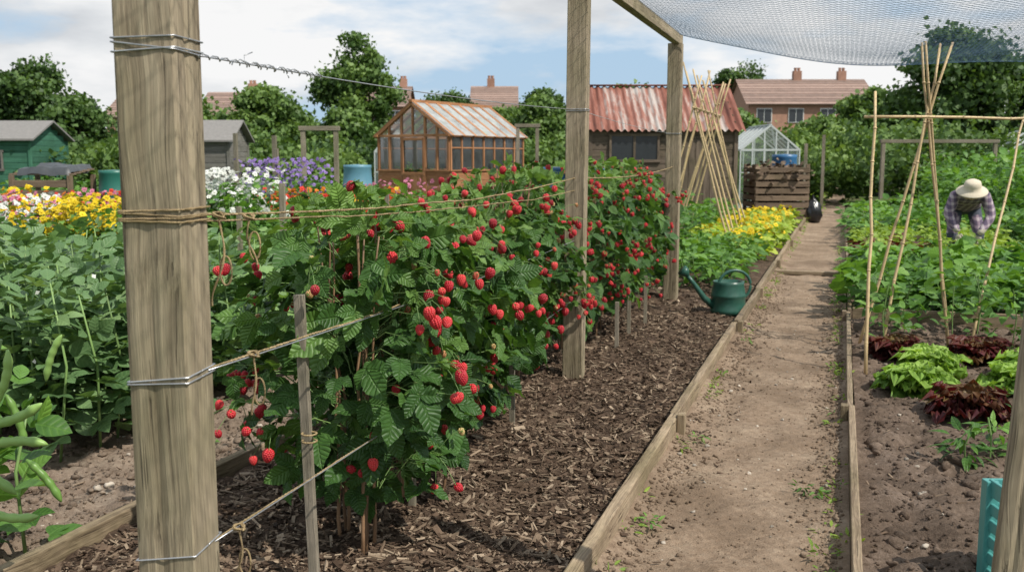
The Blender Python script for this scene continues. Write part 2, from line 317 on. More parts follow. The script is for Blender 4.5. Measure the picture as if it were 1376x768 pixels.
# ---------- posts
def post(name,x,y,w,h,rot,lean=(0,0),d=None):
    m=MB(); n=60; d=d or w; c,s=math.cos(rot),math.sin(rot)
    zz=np.linspace(-.1,h,n+1); Q=[]; 
    pr=[]
    for (x0,y0,x1,y1) in((-.46,-.5,.46,-.5),(.5,-.46,.5,.46),(.46,.5,-.46,.5),(-.5,.46,-.5,-.46)):
        for t in np.linspace(0,1,8): pr.append((x0+(x1-x0)*t,y0+(y1-y0)*t))
    base=np.array(pr); k=len(base); groove=rng.normal(size=k)*.003; 
    for q,z in enumerate(zz):
        g=1-(np.clip(groove+.002*np.sin(z*2.3+np.arange(k)*2.1),0,.02))/w*1.6
        b2=base*np.array([w,d])*g[:,None]; ox=lean[0]*z;oy=lean[1]*z
        for px,py in b2: Q.append((x+c*px-s*py+ox,y+s*px+c*py+oy,z))
    Q=np.array(Q);i=np.arange(n)[:,None]*k;j=np.arange(k)[None];F=np.stack([i+j,i+(j+1)%k,i+k+(j+1)%k,i+k+j],-1).reshape(-1,4)
    lc=Q-np.array([x,y,0])+rng.random(3)*20; m.add(Q,F,0,.9,lc); m.L.append(np.arange(k)+n*k);m.T.append(np.array([k]));m.M.append(np.array([0]))
    return m.build(name,M_POST,False)
post('wooden_post',-.80,2.3,.142,2.74,-.12)
post('wooden_post',.405,6.43,.13,2.64,-.25,(.008,0))
post('wooden_post',1.64,10.2,.14,2.64,-.3,(0,0))
post('wooden_post',1.285,2.5,.085,2.7,-.3,(.06,0),.09)
m=MB(); beam(m,(1.64+.06,10.35,2.685),(.405-.0,6.3,2.685),.10,.075,0,rnd=.9); beam(m,(.405,6.29,2.685),(-.85,2.1,2.79),.10,.075,rnd=.8); m.build('overhead_beam',M_POST,False,None,.004)
# ---------- wires and twine
pl=np.array([-.80,2.3]);pm=np.array([.415,6.43]);pt=np.array([1.64,10.2])
def span(p,q,z0,z1,sag,n=30,jit=0):
    t=np.linspace(0,1,n)[:,None]; P=np.concatenate([p+(q-p)*t,z0+(z1-z0)*t-4*sag*t*(1-t)],1)
    if jit: P+=np.cumsum(rng.normal(size=P.shape),0)*jit*np.sin(np.pi*t)
    return P
def helix(P,r,turns,ph=0):
    t=np.linspace(0,1,len(P)); T=nrm(np.gradient(P,axis=0)); x=nrm(np.cross(T,[0,0,1.]));y=np.cross(T,x); an=(t*turns*2*math.pi+ph)[:,None]
    return P+(x*np.cos(an)+y*np.sin(an))*r
def ring(c,w,z,rot=-.12,n=29,tilt=0):
    an=np.linspace(0,2*math.pi,n); q=np.stack([np.cos(an),np.sin(an)],1); q=q/np.maximum(abs(q[:,:1]),abs(q[:,1:])); q=q*w/2
    R=np.array([[math.cos(rot),-math.sin(rot)],[math.sin(rot),math.cos(rot)]]); q=q@R.T
    return np.concatenate([q+c,(z+tilt*q[:,0]*1.0)[:,None]],1)
n0=np.array([.075,.03])
m=MB()
for z,tl in((1.765,.02),(1.745,-.12),(1.738,.06),(1.0,.10),(.99,.05),(.575,.12)): tube(m,ring(pl,.1465,z,n=57,tilt=tl),.0021,5)
for z in(1.81,1.80): tube(m,ring(pm+[.004,0],.134,z,-.25,57),.002,5)
for z in(1.75,): tube(m,ring(pt,.144,z,-.3,57),.003,5)
S=span(pl+n0,pm,1.735,1.81,.02,60); tube(m,S,.002,5)
S2=span(pl+n0,pm,1.735,1.81,.02,400)[:60]; tube(m,helix(S2,.006,14),.0018,5); tube(m,helix(S2[15:55],.008,6,2),.0018,5)
tube(m,[S2[20],S2[20]+[.0,.0,.02],S2[22]+[0.01,0,.03]],.0015,4); tube(m,[S2[40],S2[40]+[.01,-.01,-.02]],.0015,4)
tube(m,span(pm,pt,1.81,1.75,.02),.002,5)
tube(m,span(pl+n0,pm,1.0,.98,.02),.002,5); tube(m,span(pl+n0,pm,.575,.6,.02),.002,5)
m.build('trellis_wire',M_WIRE)
m=MB()
def rope(P,r=.0035): 
    tube(m,helix(P,r*.6,len(P)*.45),r*.75,5);tube(m,helix(P,r*.6,len(P)*.45,math.pi),r*.75,5)
for z,tl in((1.385,.03),(1.375,-.05),(1.367,.02),(1.36,-.02)): rope(np.array(ring(pl,.149,z,tilt=tl,n=113)),.0026)
def interp(P,n): 
    P=np.array(P,float);t=np.linspace(0,len(P)-1,n);k=np.arange(len(P)); return np.stack([np.interp(t,k,P[:,i]) for i in range(3)],1)
rope(span(pl+n0,pm,1.37,1.38,.05,260,.0006),.003); rope(span(pl+n0,pm,1.355,1.30,.03,260,.001),.0024)
rope(span(pm,pt,1.38,1.42,.04,200),.004)
rope(span(pl+n0,pm,1.005,.97,.015,240,.001)[:70],.0026)
rope(span(pl+n0,pm,.58,.60,.015,240,.0012)[:70],.0026)
def dangle(p,L,w):
    n=60;t=np.linspace(0,1,n); P=np.stack([p[0]+w*np.sin(t*5)*t,p[1]+w*.5*np.cos(t*6)*t,p[2]-L*t],1); rope(P,.0026)
    k=np.linspace(0,4*math.pi,60); rope(np.stack([p[0]+.012*np.cos(k),p[1]+.012*np.sin(k*1.3),p[2]+.008*np.sin(k*.8)],1),.0026)
    tt=np.linspace(0,2*math.pi,50); rope(np.stack([p[0]+.012+.014*np.sin(tt),p[1]+0*tt,p[2]-L*.6-.035*np.cos(tt)+.0],1),.0024)
dangle((-.70,2.38,1.365),.22,.03); dangle((-.66,2.5,1.355),.12,-.02); dangle((-.665,2.52,1.0),.16,.012); dangle((-.69,2.42,.575),.15,.02)
for z in(.575,.6): rope(np.array([(-.67+.024*math.cos(q),3.2+.024*math.sin(q),z) for q in np.linspace(0,12,60)]),.003)
m.build('jute_twine_ties',M_TWINE)
# ---------- stakes
def stake(x,y,h,w=.03,lean=(0,0),name='wooden_stake'):
    mm=MB(); beam(mm,(x,y,-.05),(x+lean[0],y+lean[1],h),w,w*.8,0,(0.2,1,0)); mm.build(name,M_STAKE,False,None,.002)
for s in((-.665,3.22,1.06,.032,(-.03,0)),(0.0,5.25,.42),(.80,7.5,.42),(-.41,3.95,.42),(1.15,8.5,.5),(.95,8.0,.45),(-2.07,9.0,1.28,.05),(-2.3,8.4,1.1,.04),(-1.2,9.6,1.2,.035)):
    stake(*s)
# ---------- raspberry
RL=leaf_tpl(12,.37,.24,.34,.055,2,.5,.78,.85); RLs=leaf_tpl(6,.37,.24,.32,.05,1,0,.78,.85)
def berry_tpl(drup,rings):
    V=[];F=[];n=0
    for (ph,c) in rings:
        for k in range(c):
            th=2*math.pi*(k+.5*(rings.index((ph,c))%2))/c
            p=np.array([math.sin(ph)*math.cos(th)*.80,math.sin(ph)*math.sin(th)*.80,-math.cos(ph)*1.08])
            V.append(drup[0]*.26+p);F.append(drup[1]+n);n+=len(drup[0])
    V.append(ICO2[0]*np.array([.82,.82,1.06]));F.append(ICO2[1]+n)
    V=np.concatenate(V); V[:,:2]*=(1+.17*V[:,2:]); return V,np.concatenate(F)
BN=berry_tpl(ICO2,[(.02,1),(.36,5),(.70,8),(1.02,11),(1.34,12),(1.66,13),(1.98,12),(2.3,9),(2.65,5)])
BF=berry_tpl(ICO1,[(.02,1),(.5,5),(.95,8),(1.4,9),(1.85,8),(2.3,6)])
SEP=leaf_tpl(3,.28,.1,.3)
def prof(t): return np.interp(t,[0,.12,.35,.65,.85,1.],[.50,.80,1.0,1.0,.80,.42])
def raspberry(a,b,H,R,near,nleaf,nclus):
    m=MB(); c0=W(a,b)
    for k in range(8):
        an=rng.random()*6.28;r0=rng.random()*.15+.03;tp=rng.random()*.15
        z=np.linspace(0,1,10); P=np.stack([c0[0]+math.cos(an)*(r0+tp*z**2),c0[1]+math.sin(an)*(r0+tp*z**2),z*H*rng.uniform(.85,1.0)+.02],1); P[1:,:2]+=rng.normal(size=(9,2))*.008
        tube(m,P,np.linspace(.0075,.003,10),6,1)
    K=nleaf; t=rng.random(K)**.95; z=.21*H+t*H*.81; ph=rng.random(K)*2*math.pi; rr=R*prof(t)*(1-.55*rng.random(K)**1.6)*(1+.24*np.sin(ph*3+z*5+a*4))
    out=np.stack([np.cos(ph),np.sin(ph),0*ph],1)
    P=c0+out*rr[:,None]; P[:,2]=z
    top=t>.86
    d=out*.8+rng.normal(size=(K,3))*.5; d[:,2]=rng.uniform(-1.1,.3,K)+np.where(top,.9,0)
    nn=out*rng.uniform(.2,1.2,(K,1))+np.array([0,0,1.])*rng.uniform(.3,1.0,(K,1))+rng.normal(size=(K,3))*.45
    B=basis(d,nn,1.); dirs=B[:,:,1];xs=B[:,:,0];zsn=B[:,:,2]
    s=rng.uniform(.065,.125,K)*np.where(top,.7,1); T,F=RL if near else RLs
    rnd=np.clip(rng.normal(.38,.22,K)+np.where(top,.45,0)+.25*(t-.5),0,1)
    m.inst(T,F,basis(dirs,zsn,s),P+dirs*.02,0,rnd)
    side=rng.random(K)<.9
    for sg in(-1,1):
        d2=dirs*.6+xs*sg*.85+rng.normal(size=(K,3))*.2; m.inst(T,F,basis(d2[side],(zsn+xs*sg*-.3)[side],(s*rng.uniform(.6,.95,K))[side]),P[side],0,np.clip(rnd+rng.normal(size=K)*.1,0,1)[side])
    for k in range(0,K,2 if near else 5):
        q0=np.array([c0[0]+out[k,0]*.08,c0[1]+out[k,1]*.08,z[k]-.06]); mid=(q0+P[k])/2+np.array([0,0,.03])
        tube(m,[q0,mid,P[k]],[.0022,.002,.0015],4,2,cap=False)
    BV,BFc=BN if near else BF
    for k in range(nclus):
        t=rng.uniform(.06,1)**.9; ph=rng.random()*6.28; z=.22*H+t*H*.80; r=R*prof(t)*rng.uniform(1.02,1.18)*(1+.24*math.sin(ph*3+z*5+a*4))
        o=np.array([math.cos(ph),math.sin(ph),0]); c=c0+o*r; c[2]=z
        n=int(rng.choice([1,2,3,4,5,6],p=[.16,.2,.22,.2,.13,.09])); sp=.045
        pos=c+rng.normal(size=(n,3))*np.array([sp,sp,sp*.9])
        for _ in range(6):
            for i in range(n):
                for j in range(n):
                    if i!=j:
                        dd=pos[i]-pos[j];L=np.linalg.norm(dd)+1e-6
                        if L<.040: pos[i]+=dd/L*(.040-L)*.5
        sz=rng.uniform(.013,.0205,n); ax=np.array([0,0,1.])+rng.normal(size=(n,3))*.35; 
        B=basis(np.cross(ax,rdir(n)),ax,sz); rn=rng.random(n); small=rn<.08; B[small]*=.65
        m.inst(BV,BFc,B,pos,3,rn)
        hub=c-o*.05+np.array([0,0,.055]); tube(m,[c0+o*r*.4+np.array([0,0,z-.05]),(c0+o*r*.6)+np.array([0,0,z+.04]),hub],[.0025,.002,.0018],4,2,cap=False)
        q=4; dl=o+rng.normal(size=(q,3))*.8; m.inst(T,F,basis(dl,rng.normal(size=(q,3))*.4+np.array([0,0,1.]),rng.uniform(.045,.075,q)),np.tile(hub-o*.02,(q,1)),0,np.clip(rng.normal(.75,.15,q),0,1))
        for i in range(n):
            tp=pos[i]+B[i,:,2]*1.0; tube(m,[hub,(hub+tp)/2+np.array([0,0,.012]),tp],.0012,4,2,cap=False)
            q=np.arange(5)*1.2566; zz=nrm(B[i,:,2][None])[0]; xx=nrm(B[i,:,0][None])[0];yy=np.cross(zz,xx)
            dd=xx*np.cos(q)[:,None]+yy*np.sin(q)[:,None]-zz*.15; m.inst(*SEP,basis(dd,np.tile(zz,(5,1)),sz[i]*1.05),np.tile(tp+zz*.001,(5,1)),0,np.full(5,.9))
    return m.build('raspberry_plant',[M_RASP,M_CANE,M_STEM,M_BERRY])
Hs=[1.34,1.22,1.17,1.24,1.36,1.44,1.38,1.34,1.42,1.46,1.40,1.42,1.36,1.3]
bs=[-1.68,-1.74,-1.80,-1.86,-1.94,-2.02,-2.02,-1.96,-1.93,-1.93,-1.96,-2.03,-2.05,-2.05]
for k in range(14):
    a=3.26+k*.55; near=k<5
    raspberry(a,bs[k],Hs[k],.38 if k<4 else .42,near,(330 if k<2 else 260) if near else 190,(36 if k<3 else 34) if near else 34)
# ---------- generic foliage
LV=leaf_tpl(5,.33,.25,.3,0,1); LV2=leaf_tpl(6,.42,.25,.35,.05,1,.5,.85); LB=leaf_tpl(6,.36,.2,.2,0,1,0,.9)
def leafpos(P,spread,s0,s1,up=.5):
    K=len(P);d=rdir(K);d[:,2]=abs(d[:,2])*up+rng.normal(size=K)*.15; n=rng.normal(size=(K,3))*.45+np.array([0,0,1.]); return basis(d,n,rng.uniform(s0,s1,K))
def veg(name,pts,rad,h,n,ls,T,mat,extra=None,stem=True,z0=.02,up=.6,rn=(.5,.2)):
    m=MB(); pts=np.array(pts); K=len(pts)*n; c=np.repeat(pts,n,0); t=rng.random(K)**.7; hh=h*np.repeat(rng.uniform(.75,1.15,len(pts)),n); ph=rng.random(K)*6.283
    r=rad*np.sqrt(rng.random(K))*(.5+.7*np.sin(np.clip(t,0,1)*2.6)); P=np.stack([c[:,0]+np.cos(ph)*r,c[:,1]+np.sin(ph)*r,z0+t*hh*.95],1)
    d=np.stack([np.cos(ph),np.sin(ph),rng.uniform(-.2,up,K)],1)+rng.normal(size=(K,3))*.3; nn=rng.normal(size=(K,3))*.4+np.array([0,0,1.])
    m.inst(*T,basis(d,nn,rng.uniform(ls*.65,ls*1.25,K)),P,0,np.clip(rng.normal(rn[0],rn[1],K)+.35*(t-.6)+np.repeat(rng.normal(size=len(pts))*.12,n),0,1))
    if stem:
        for p in pts: tube(m,[(p[0],p[1],-.05),(p[0]+rng.normal()*.02,p[1]+rng.normal()*.02,h*.5),(p[0]+rng.normal()*.03,p[1]+rng.normal()*.03,h*.9)],.005,4,1,cap=False)
    mats=[mat,M_STEM]
    if extra:
        for (em,nf,fs,zlo,zhi) in extra:
            mats.append(em); ci=rng.integers(0,len(pts),nf); ph=rng.random(nf)*6.283; r=rad*np.sqrt(rng.random(nf)); P=np.stack([pts[ci,0]+np.cos(ph)*r,pts[ci,1]+np.sin(ph)*r,rng.uniform(zlo,zhi,nf)],1)
            ax=nrm(rng.normal(size=(nf,3))*.5+np.array([0,-.5,.8])); x=nrm(np.cross(ax,rdir(nf)));y=np.cross(ax,x); rr=rng.random(nf)
            for q in range(7):
                an=q*2*math.pi/7; dd=x*math.cos(an)+y*math.sin(an)+ax*.2; m.inst(*DIA,basis(dd,ax,fs*rng.uniform(.8,1.2,nf)),P,len(mats)-1,rr)
            m.inst(*ICO1,basis(x,ax,fs*.28),P+ax*fs*.12,len(mats)-1,rr*.3)
    return m.build(name,mats)
def gridpts(a0,a1,da,b0,b1,db,j=.3):
    A,Bb=np.meshgrid(np.arange(a0,a1,da),np.arange(b0,b1,db)); A=A.ravel();Bb=Bb.ravel(); A=A+rng.uniform(-j,j,len(A))*da;Bb=Bb+rng.uniform(-j,j,len(A))*db; return W(A,Bb)
def rect(x0,x1,y0,y1,n): return np.stack([rng.uniform(x0,x1,n),rng.uniform(y0,y1,n),np.zeros(n)],1)
def beans(name,pts,H,n,ls):
    m=MB()
    for p in pts:
        h=H*rng.uniform(.82,1.1); tube(m,[(p[0],p[1],-.05),(p[0]+rng.normal()*.03,p[1]+rng.normal()*.03,h*.5),(p[0]+rng.normal()*.05,p[1]+rng.normal()*.05,h*.95)],[.008,.007,.004],5,1)
        t=np.linspace(.12,1,n)+rng.normal(size=n)*.02; ph=np.arange(n)*2.4+rng.random()*6
        out=np.stack([np.cos(ph),np.sin(ph),.0+t*.9+rng.normal(size=n)*.25],1); P=np.array(p)+out*np.array([1,1,0])*rng.uniform(.02,.12,(n,1)); P[:,2]=t*h
        nn=np.array([0,0,1.])+rng.normal(size=(n,3))*.4-out*.2; s=ls*rng.uniform(.75,1.25,n)*(1.1-.35*t)
        r=np.clip(rng.normal(.42,.2,n)+.25*(t-.5),0,1)
        B=basis(out,nn,s); m.inst(*LB,B,P,0,r)
        for sg in(-1,1): m.inst(*LB,basis(out*.6+B[:,:,0]/s[:,None]*sg*.8,nn,s*.9),P-out*.02,0,r)
    return m
pts=gridpts(3.9,5.9,.21,-6.4,-3.45,.23); m=beans('broad_bean_plants',pts,1.0,28,.11)
fl=pts[rng.integers(0,len(pts),200)]; P=fl+rng.normal(size=(200,3))*.05; P[:,2]=rng.uniform(.3,.9,200); m.inst(*DIA,basis(rdir(200),rdir(200),.03),P,2); m.build('broad_bean_plants',[M_BEAN,M_STEM,M_FW])
def pod(m,p,L,dirv,curve,mat):
    n=22;t=np.linspace(0,1,n);d=nrm(np.array(dirv,float)[None])[0];side=nrm(np.cross(d,[0,1,0.])[None])[0]
    P=np.array(p)+d*L*t[:,None]+side*(curve*4*t*(1-t))[:,None]
    r=L*.072*np.interp(t,[0,.05,.12,.88,.96,1],[.25,.5,.95,.95,.45,.1])*(1+.10*np.cos(t*2*math.pi*5))
    tube(m,P,r,12,mat)
m=beans('x',[(-1.98,3.55,0),(-2.15,3.6,0),(-1.86,3.65,0),(-2.2,3.3,0)],.70,12,.11)
for p,L,d,cv in(((-1.52,2.95,.93),.19,(-.35,0,-1),.02),((-1.60,2.93,.70),.21,(.9,-.1,.35),-.015),((-1.60,2.9,.63),.21,(1,0,.10),.02),((-1.56,3.0,.78),.17,(.3,0,-1),.01),((-1.66,2.88,.60),.2,(.9,0,-.5),.015),((-1.62,2.9,.46),.2,(1,-.1,-.12),-.02),((-1.48,3.1,.80),.16,(.35,0,.9),.01),((-1.62,2.95,.84),.2,(.2,0,-1),.02),((-1.5,2.98,.58),.17,(.6,0,-.8),.01)):
    pod(m,p,L,d,cv,2)
tube(m,[(-1.80,3.2,0),(-1.68,3.0,.5),(-1.54,2.95,.96)],.008,6,1)
q=14; P=np.stack([rng.uniform(-1.8,-1.55,q),rng.uniform(3.05,3.25,q),rng.uniform(.2,.95,q)],1); m.inst(*LB,leafpos(P,.1,.09,.13),P,0)
m.build('broad_bean_plant_with_pods',[M_VEG,M_STEM,M_POD])
veg('cabbage_plants',gridpts(6.2,11.5,.40,-8.5,-3.3,.40),.25,.50,42,.19,LV2,M_CABB)
veg('cabbage_plants',gridpts(12.5,20,.55,-5.6,-2.9,.55),.3,.58,26,.26,LV2,M_CABB)
veg('leafy_plants',gridpts(11.6,22,.6,-14.5,-6,.6),.36,.50,40,.15,LV,M_VEG)
veg('yellow_flowers',rect(-6.1,-4.7,12.2,13.6,22),.27,.80,70,.10,LV,M_VEG,[(M_FY,420,.045,.5,1.02)])
veg('yellow_flowers',rect(-10,-7.8,15.4,17.2,16),.3,.8,60,.11,LV,M_VEG,[(M_FY,240,.05,.6,1.05),(M_FO,60,.045,.6,1.0)])
veg('yellow_flowers',rect(-3.6,-2.1,16.8,18.5,16),.3,.7,60,.11,LV,M_VEG,[(M_FY,170,.045,.6,.98),(M_FR,60,.045,.6,.98)])
veg('white_daisies',rect(-4.6,-3.3,13.0,14.6,26),.26,1.08,80,.11,LV,M_VEG,[(M_FW,420,.045,.70,1.36)])
veg('white_daisies',rect(-7.6,-6.1,12.8,14,18),.25,.8,60,.11,LV,M_VEG,[(M_FW,210,.045,.6,1.02),(M_FK,60,.045,.6,1.0),(M_FY,80,.04,.5,.9)])
veg('purple_delphiniums',rect(-4.5,-3.2,16.2,17.6,20),.18,1.2,60,.12,LV,M_VEG,[(M_FP,420,.036,.85,1.5)])
veg('orange_marigolds',rect(-3.7,-1.9,15,16.5,20),.28,.8,60,.12,LV,M_VEG,[(M_FO,120,.05,.6,1.02),(M_FR,90,.05,.6,1.05)])
veg('pink_flowers',rect(-9.5,-6.0,14.5,16.0,26),.28,.8,60,.12,LV,M_VEG,[(M_FK,120,.045,.6,1.02),(M_FR,90,.045,.6,1.0),(M_FO,60,.045,.6,1.0)])
veg('pink_flowers',rect(-3.2,-1.5,18.5,20.,18),.28,.9,50,.12,LV,M_VEG,[(M_FK,90,.045,.7,1.1)])
veg('garden_shrubs',rect(-13,-4,20,27,50),.5,.95,110,.15,LV,M_VEG,None,False)
veg('potato_plants',gridpts(11.2,15.2,.42,-2.55,-1.0,.42),.24,.42,55,.11,LV,M_VEG)
veg('yellow_green_lettuce_plants',gridpts(15.0,23,.45,-1.9,-.95,.36),.22,.40,50,.13,LV2,M_LIME,[(M_FY,420,.045,.3,.47)])
veg('climbing_bean_plants',gridpts(15.2,19.6,.4,-2.75,-1.9,.5),.22,.8,45,.12,LV,M_VEG)
veg('spinach_plants',gridpts(10.0,13.8,.40,.40,4.4,.42),.24,.42,46,.17,LV2,M_VEG)
veg('beetroot_plants',gridpts(14.0,15.2,.36,.4,1.3,.3),.16,.35,30,.16,LV,M_REDL)
veg('feathery_carrot_plants',gridpts(14.1,19,.34,.45,2.2,.34),.22,.42,60,.09,LV,M_LIME,rn=(.15,.12))
veg('leafy_plants',gridpts(17.6,24,.5,.45,5.8,.5),.32,.62,44,.17,LV,M_VEG)
veg('runner_bean_plants',gridpts(21,32,.8,2.6,9,.8),.5,1.55,110,.17,LV,M_VEG)
veg('leafy_plants',gridpts(10,17,.5,4.6,7.5,.5),.32,.55,44,.17,LV,M_VEG)
veg('tomato_plants',[W(9.2,.38),W(8.9,.55),W(9.3,1.15),W(8.5,1.3),W(9.25,2.0),W(9.2,2.6)],.17,.55,60,.10,LV,M_VEG)
# lettuces
def lettuce(a,b,R,mat,name):
    m=MB(); c=W(a,b); 
    for ringi,(nl,elv,s) in enumerate(((12,.22,.95),(12,.55,1),(12,1.0,.92),(11,1.8,.8),(9,3.5,.66))):
        ph=np.arange(nl)*2*math.pi/nl+ringi*.35+rng.normal(size=nl)*.22; d=np.stack([np.cos(ph),np.sin(ph),elv+rng.normal(size=nl)*.18],1)
        for q in range(nl):
            V,F=leaf_tpl(16,.34,.0,.22+.06*ringi,.0,6,0,1.35,.5); V=V.copy(); p1,p2=rng.random(2)*6
            e2=np.clip(np.maximum(abs(V[:,0])/.34,(V[:,1]-.55)/.45),0,1); V[:,2]+=.4*abs(V[:,0])+e2**2*(.11*np.sin(V[:,1]*34+p1)+.11*np.sin(V[:,0]*44+p2))+.02*np.sin(V[:,0]*40)*np.sin(V[:,1]*33); V[:,0]*=1+.12*e2*np.sin(V[:,1]*55+p2)
            m.inst(V,F,basis(d[q:q+1],np.array([[0,0,1.]])+rng.normal(size=(1,3))*.15,R*s*rng.uniform(.75,1.15,1)),(c+np.array([0,0,.04]))[None],0,np.clip(.2+.17*ringi+rng.normal(size=1)*.16,0,1))
    m.build(name,[mat])
for a,b,R,k in((6.7,.48,.27,0),(7.3,.62,.27,0),(6.9,1.12,.27,0),(7.4,1.30,.28,0),(6.7,1.75,.28,0),(6.3,2.2,.28,0),(7.3,2.05,.26,0),(7.1,2.6,.28,0),
    (6.15,.75,.25,1),(7.85,.42,.23,1),(7.95,1.0,.24,1),(6.05,1.35,.24,1),(5.95,1.9,.23,1),(8.0,1.6,.24,1),(7.9,2.2,.24,1),(5.8,2.4,.23,1)):
    lettuce(a,b,R,M_REDL if k else M_LETT,'red_lettuce' if k else 'green_lettuce')
LN=leaf_tpl(5,.17,.25,.35,0,1)
for (a,b,h,s) in((5.15,.62,.24,.10),(5.3,.75,.25,.09),(4.05,.75,.10,.07),(6.0,1.0,.35,.06),(4.6,1.0,.08,.06)):
    veg('seedling_plant',[W(a,b)],.07,h,34,s,LN,M_VEG)
wp=[W(a,b) for a,b in((4.55,-.12),(4.5,-.06),(5.2,-.68),(8.2,-.7),(8.3,-.72),(3.9,-.7),(6.0,.02),(6.9,-.74),(5.4,-3.0),(3.6,-2.9),(4.4,-3.15))]
veg('path_weeds',wp,.04,.04,14,.035,LN,M_VEG,None,False,0)
wp=[W(rng.uniform(3,26),rng.choice([-.76,.03])+rng.normal()*.02) for _ in range(150)]; veg('path_edge_weeds',wp,.05,.04,14,.035,LN,M_LIME,None,False,0,1.2,(.0,.15))
veg('grass_verge',gridpts(24,60,.7,-1.4,-.6,.4),.4,.12,30,.1,LV,M_LIME,None,False,0,1.2,(.1,.1))
# ---------- bamboo structures
def canes(name,L,tie=None):
    m=MB()
    for p,q,r in L:
        p=np.array(p,float);q=np.array(q,float);n=9;t=np.linspace(0,1,n)[:,None];P=p+(q-p)*t; P[1:-1]+=rng.normal(size=(n-2,3))*.006
        tube(m,P,r*np.linspace(1.1,.8,n),7,0)
        for k in range(1,n-1): tube(m,[P[k]-(q-p)*.003,P[k],P[k]+(q-p)*.003],[r*1.0,r*1.3,r*1.0],7,0)
    if tie:
        for c in tie:
            k=np.linspace(0,25,80); tube(m,np.stack([c[0]+.025*np.cos(k),c[1]+.025*np.sin(k),c[2]+.012*np.sin(k*.37)*2],1),.004,4,1)
    return m.build(name,[M_BAMBOO,M_TWINE])
L=[];
for k in range(7):
    a=15.3+k*.52; c=W(a,-2.15,2.25)
    for sg in(-1,1):
        f=W(a+rng.normal()*.1,-2.15+sg*.62,-.05); q=c+(c-f)*rng.uniform(.2,.32); q[:2]+=rng.normal(size=2)*.05; L.append((f,q,.016))
L.append((W(15.0,-2.15,2.25),W(18.7,-2.15,2.27),.014)); canes('bean_cane_frame',L,[W(15.3+k*.52,-2.15,2.25) for k in range(7)])
L=[];c=np.array([3.22,7.8,1.82])
for f in((2.84,7.55,-.05),(3.46,7.75,-.05),(2.78,7.9,-.05),(3.6,8.1,-.05)):
    f=np.array(f); L.append((f,c+(c-f)*.30+np.array([rng.normal()*.03,0,0]),.0115))
L+=[((2.50,6.9,-.05),(2.62,7.3,1.98),.012),((2.55,7.3,1.80),(5.6,7.7,1.80),.010),((3.84,8.2,-.05),(4.9,9.5,2.3),.0115)]
canes('bamboo_cane_frame',L,[c])
veg('runner_bean_vines',[(2.86,7.5,0),(3.46,7.7,0),(3.9,8.25,0)],.12,.62,30,.10,LV,M_VEG)
# ---------- netting
m=MB()
def netp(u,v):
    a=1.2+v*8.9;b=-1.62+u*6.2
    z=2.73-.34*np.sin(np.pi*np.clip(u,0,1))**.8*(1+.15*np.sin(v*9))-.05*np.sin(u*13+v*5)*np.sin(np.pi*u)-.05*np.exp(-((v-1)/.05)**2)*np.sin(np.pi*u)
    return W(a,b,z)
LA,LBb=8.9,6.2;cell=.075
for s in(1,-1):
    for k in np.arange(-LA if s>0 else 0,LBb if s>0 else LBb+LA,cell):
        a0=max(0,(-k if s>0 else k-LBb)); a1=min(LA,(LBb-k if s>0 else k))
        if a1-a0<.1: continue
        aa=np.linspace(a0,a1,max(3,int((a1-a0)/.22))); tube(m,netp((k+s*aa)/LBb,aa/LA),.0013,3,0,.5,False)
uu=np.linspace(0,1,80); tube(m,netp(uu,0*uu+1),.004,5,0,.5); tube(m,netp(0*uu,uu),.004,5,0,.5)
m.build('fruit_cage_netting',[M_NET])
# ---------- watering can
mg=plain('green_plastic',(.025,.09,.065),.35,0,.2,5,.05); e=empty('watering_can'); e.location=(2.05,9.35,.04); e.scale=(1.18,1.18,1.18); e.rotation_euler=(0,0,.15)
m=MB(); lathe(m,[(0,0),(.130,0),(.142,.02),(.142,.04),(.136,.05),(.136,.14),(.142,.15),(.136,.16),(.122,.24),(.125,.265),(.115,.265),(.11,.24),(.04,.235),(0,.235)],(0,0,0),32,0,.5)
m.build('body',mg,True,e)
m=MB(); tube(m,[(-.11,0,.06),(-.2,0,.13),(-.30,0,.26),(-.35,0,.32)],[.032,.025,.018,.016],12,0,.5); m.build('spout',mg,True,e)
m=MB(); tube(m,[(-.34,0,.31),(-.365,0,.34),(-.39,0,.362)],[.016,.04,.046],16,0,.5); m.build('rose',mg,True,e)
m=MB(); an=np.linspace(-1.35,3.4,26); tube(m,np.stack([.05+.135*np.cos(an),0*an,.225+.125*np.sin(an)],1),.012,10,0,.5); m.build('handle',mg,True,e)
# ---------- plastic crate
mt=plain('teal_plastic',(.08,.30,.28),.4,0,.12,4,.05); m=MB()
x0,x1,y0,y1=1.70,2.15,2.98,3.42
for (p,q) in(((x0,y0),(x1,y0)),((x1,y0),(x1,y1)),((x1,y1),(x0,y1)),((x0,y1),(x0,y0))):
    for z in(.03,.09,.15,.21,.27,.345): beam(m,(*p,z),(*q,z),.014,.042 if z<.3 else .06,0,(0,0,1),.5)
for x in(x0,x1):
    for y in(y0,y1): box(m,(x,y,.185),(.045,.045,.37),0,0,.5)
box(m,((x0+x1)/2,(y0+y1)/2,.012),(x1-x0-.02,y1-y0-.02,.012),0,0,.5)
m.build('plastic_crate',mt,False,None,.004)
